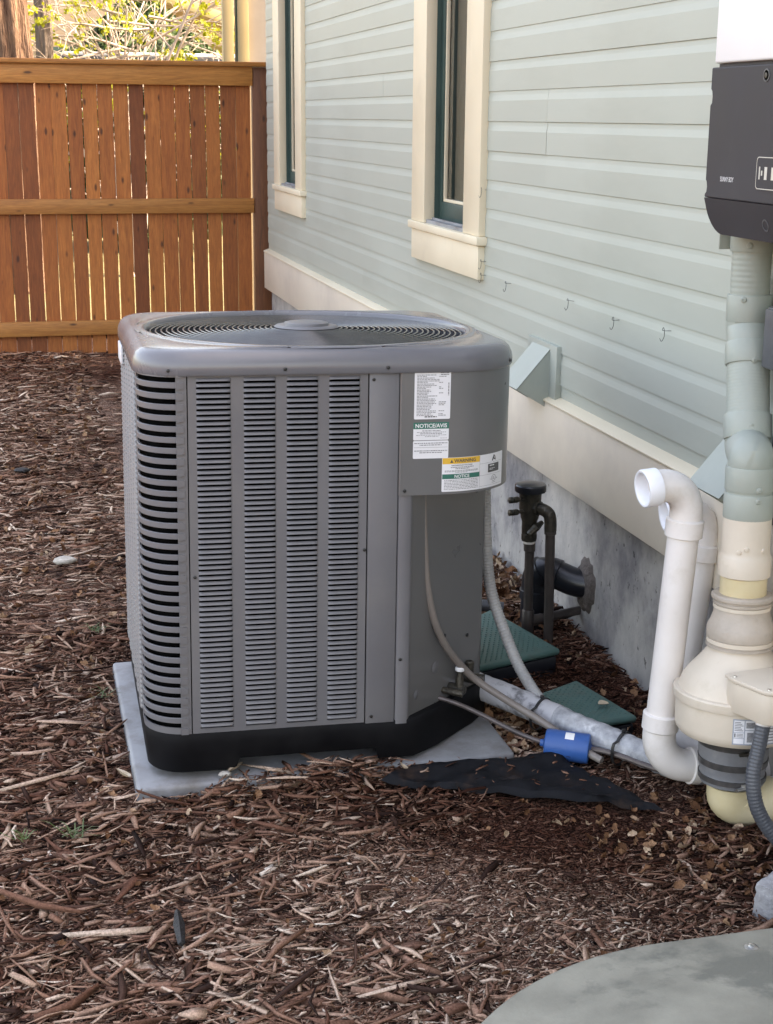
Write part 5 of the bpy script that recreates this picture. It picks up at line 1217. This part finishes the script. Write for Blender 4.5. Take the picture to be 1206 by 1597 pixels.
def leaf_litter():
    rng = random.Random(31); mb = MB()
    def leaf(x, y, z, s):
        R = Euler((rng.gauss(0,.75), rng.gauss(0,.6), rng.uniform(0,6.3))).to_matrix(); cu = rng.uniform(-1.2,2.2); n = 7
        top, bot, mid = [], [], []
        for k in range(n):
            u = k/(n-1); w0 = (.04+math.sin(PI*(u*.92+.05))**.8*.34); zz = cu*.35*((u-.5)**2)*2+rng.uniform(-.04,.04)
            wa, wb = w0*rng.uniform(.65,1.12), w0*rng.uniform(.65,1.12)
            f = rng.uniform(.1,1.1)
            top.append(Vector((u-.5+rng.uniform(-.04,.04), wa, zz+wa*f))); bot.append(Vector((u-.5+rng.uniform(-.04,.04), -wb, zz+wb*f))); mid.append(Vector((u-.5, 0, zz)))
        mb.loops([[Vector((x,y,z))+R@(p*s) for p in row] for row in (top, mid, bot)], False)
    cnt = 0
    def region(n, f, smin, smax):
        for _ in range(n):
            x, y = f()
            if blocked(np.array([x]), np.array([y]))[0]: continue
            if x > 1.70: continue
            leaf(x, y, rng.uniform(.002,.016), rng.uniform(smin, smax)*.9)
    region(900, lambda: (rng.uniform(1.15,1.70), rng.uniform(4.25,6.4)), .025, .055)
    region(160, lambda: (rng.uniform(1.12,1.42), rng.uniform(3.38,3.66)), .03, .055)
    region(40, lambda: (rng.gauss(1.62,.06), rng.uniform(3.3,4.3)), .016, .036)
    region(150, lambda: (rng.gauss(1.50,.11), rng.gauss(2.74,.15)), .012, .034)
    region(50, lambda: (rng.uniform(1.2,1.6), rng.gauss(2.86,.06)), .014, .03)
    region(90, lambda: (rng.uniform(.3,1.05), rng.gauss(3.26,.05)), .014, .032)
    region(50, lambda: (rng.gauss(.16,.04), rng.uniform(3.3,4.3)), .014, .034)
    region(50, lambda: (rng.uniform(1.15,1.5), rng.uniform(3.3,3.42)), .014, .03)
    region(330, lambda: (rng.uniform(-.3,.40), rng.uniform(4.4,10.3)), .02, .042)
    region(90, lambda: (rng.uniform(-.3,1.2), rng.uniform(2.3,3.3)), .010, .028)
    o = obj('leaf_litter', mb, M['leaves'], smooth=70); o['kind'] = 'stuff'; o['label'] = 'dry curled tan leaves scattered over the mulch'; o['category'] = 'leaves'
leaf_litter()
M['pale_leaf'] = mat('pale_dry_leaf', (.52,.40,.27), (.66,.55,.42), 30, .7)
M['white_bit'] = mat('pale_lump', (.36,.33,.29), (.55,.52,.47), 40, .8, bump=.5, bscale=90)
M['char'] = mat('charred_wood', (.008,.008,.009), (.02,.02,.022), 60, .6, bump=.8, bscale=120)
def bits():
    rng = random.Random(3)
    def curled(x, y, z, s, wd, rz, rx, lab, m):
        R = Euler((rx, .1, rz)).to_matrix(); L = []
        for k in range(7):
            u = k/6; w = wd*math.sin(PI*(u*.9+.06))**.8; L.append([Vector((x,y,z))+R@Vector(((u-.5)*s, v*w, .25*s*(u-.5)**2+abs(v)*w*.5)) for v in (-1,-.5,0,.5,1)])
        for r in list(L): pass
        mb = MB().loops(L, False); mb.loops([[p-Vector((0,0,.0012)) for p in r] for r in L], False); tag(obj('dry_leaf', mb, m, smooth=70), lab, 'leaf', 'single pale dry leaves')
    curled(.188,3.40,.030,.075,.017,1.9,.5,'pale upright dry leaf leaning on the left edge of the pad', M['pale_leaf'])
    curled(.462,3.335,.048,.070,.013,.95,-.4,'long pale dry leaf lying on the pad below the base front', M['pale_leaf'])
    curled(.857,3.225,.060,.032,.012,1.4,.6,'small pale folded leaf at the left end of the black fabric', M['pale_leaf'])
    curled(1.495,3.50,.056,.034,.013,.3,.1,'small tan leaf lying on the green lid nearest the white pipes', M['pale_leaf'])
    def lump(x, y, z, s, lab, m, cat='lump', nm='pale_lump'):
        mb = MB(); bm = bmesh.new(); bmesh.ops.create_icosphere(bm, subdivisions=2, radius=1)
        mb.add([Vector((x+v.co.x*s[0]*rng.uniform(.8,1.2), y+v.co.y*s[1]*rng.uniform(.8,1.2), z+v.co.z*s[2]*rng.uniform(.7,1.3))) for v in bm.verts], [tuple(v.index for v in f.verts) for f in bm.faces]); bm.free()
        tag(obj(nm, mb, m, smooth=50), lab, cat)
    lump(.118,5.30,.022,(.042,.020,.016),'pale whitish lump on the mulch left of the unit', M['white_bit'])
    lump(.432,3.325,.040,(.016,.010,.007),'small crumpled white scrap on the front edge of the pad', M['white_bit'])
    lump(-.02,6.80,.022,(.040,.024,.012),'small black scrap on the mulch toward the fence', M['char'], 'scrap', 'dark_scrap')
    tag(obj('charred_stick', MB().tube([(.245,2.60,.026),(.247,2.66,.034),(.250,2.725,.028)], [.007,.012,.005], 4), M['char']), 'black charred stick pointing away in the foreground mulch', 'stick')
    M['grass'] = mat('grass_blade', (.05,.085,.025), (.09,.13,.04), 9, .5)
    for (x, y, n, s, lab) in ((.055,3.12,14,.075,'tiny green grass tuft in the left foreground mulch'),(.185,4.52,16,.05,'tiny green weed patch left of the unit'),(.175,3.96,10,.055,'small grass tuft beside the left edge of the pad'),(-.05,3.13,8,.06,'tiny grass tuft at the left border of the photo')):
        mb = MB()
        for k in range(n):
            a = rng.uniform(0,6.3); l = s*rng.uniform(.6,1.2); d = Vector((math.cos(a), math.sin(a)*.6, rng.uniform(.1,.5))); p = Vector((x+rng.gauss(0,.012), y+rng.gauss(0,.012), .018)); sd_ = Vector((-math.sin(a), math.cos(a), 0))*.0016
            q = p+d*l*.6+Vector((0,0,.008)); e = p+d*l
            mb.add([p-sd_, p+sd_, q+sd_*.8, q-sd_*.8, e], [(0,1,2,3),(3,2,4)])
        tag(obj('grass_tuft', mb, M['grass'], smooth=0), lab, 'grass', 'small grass tufts')
bits()
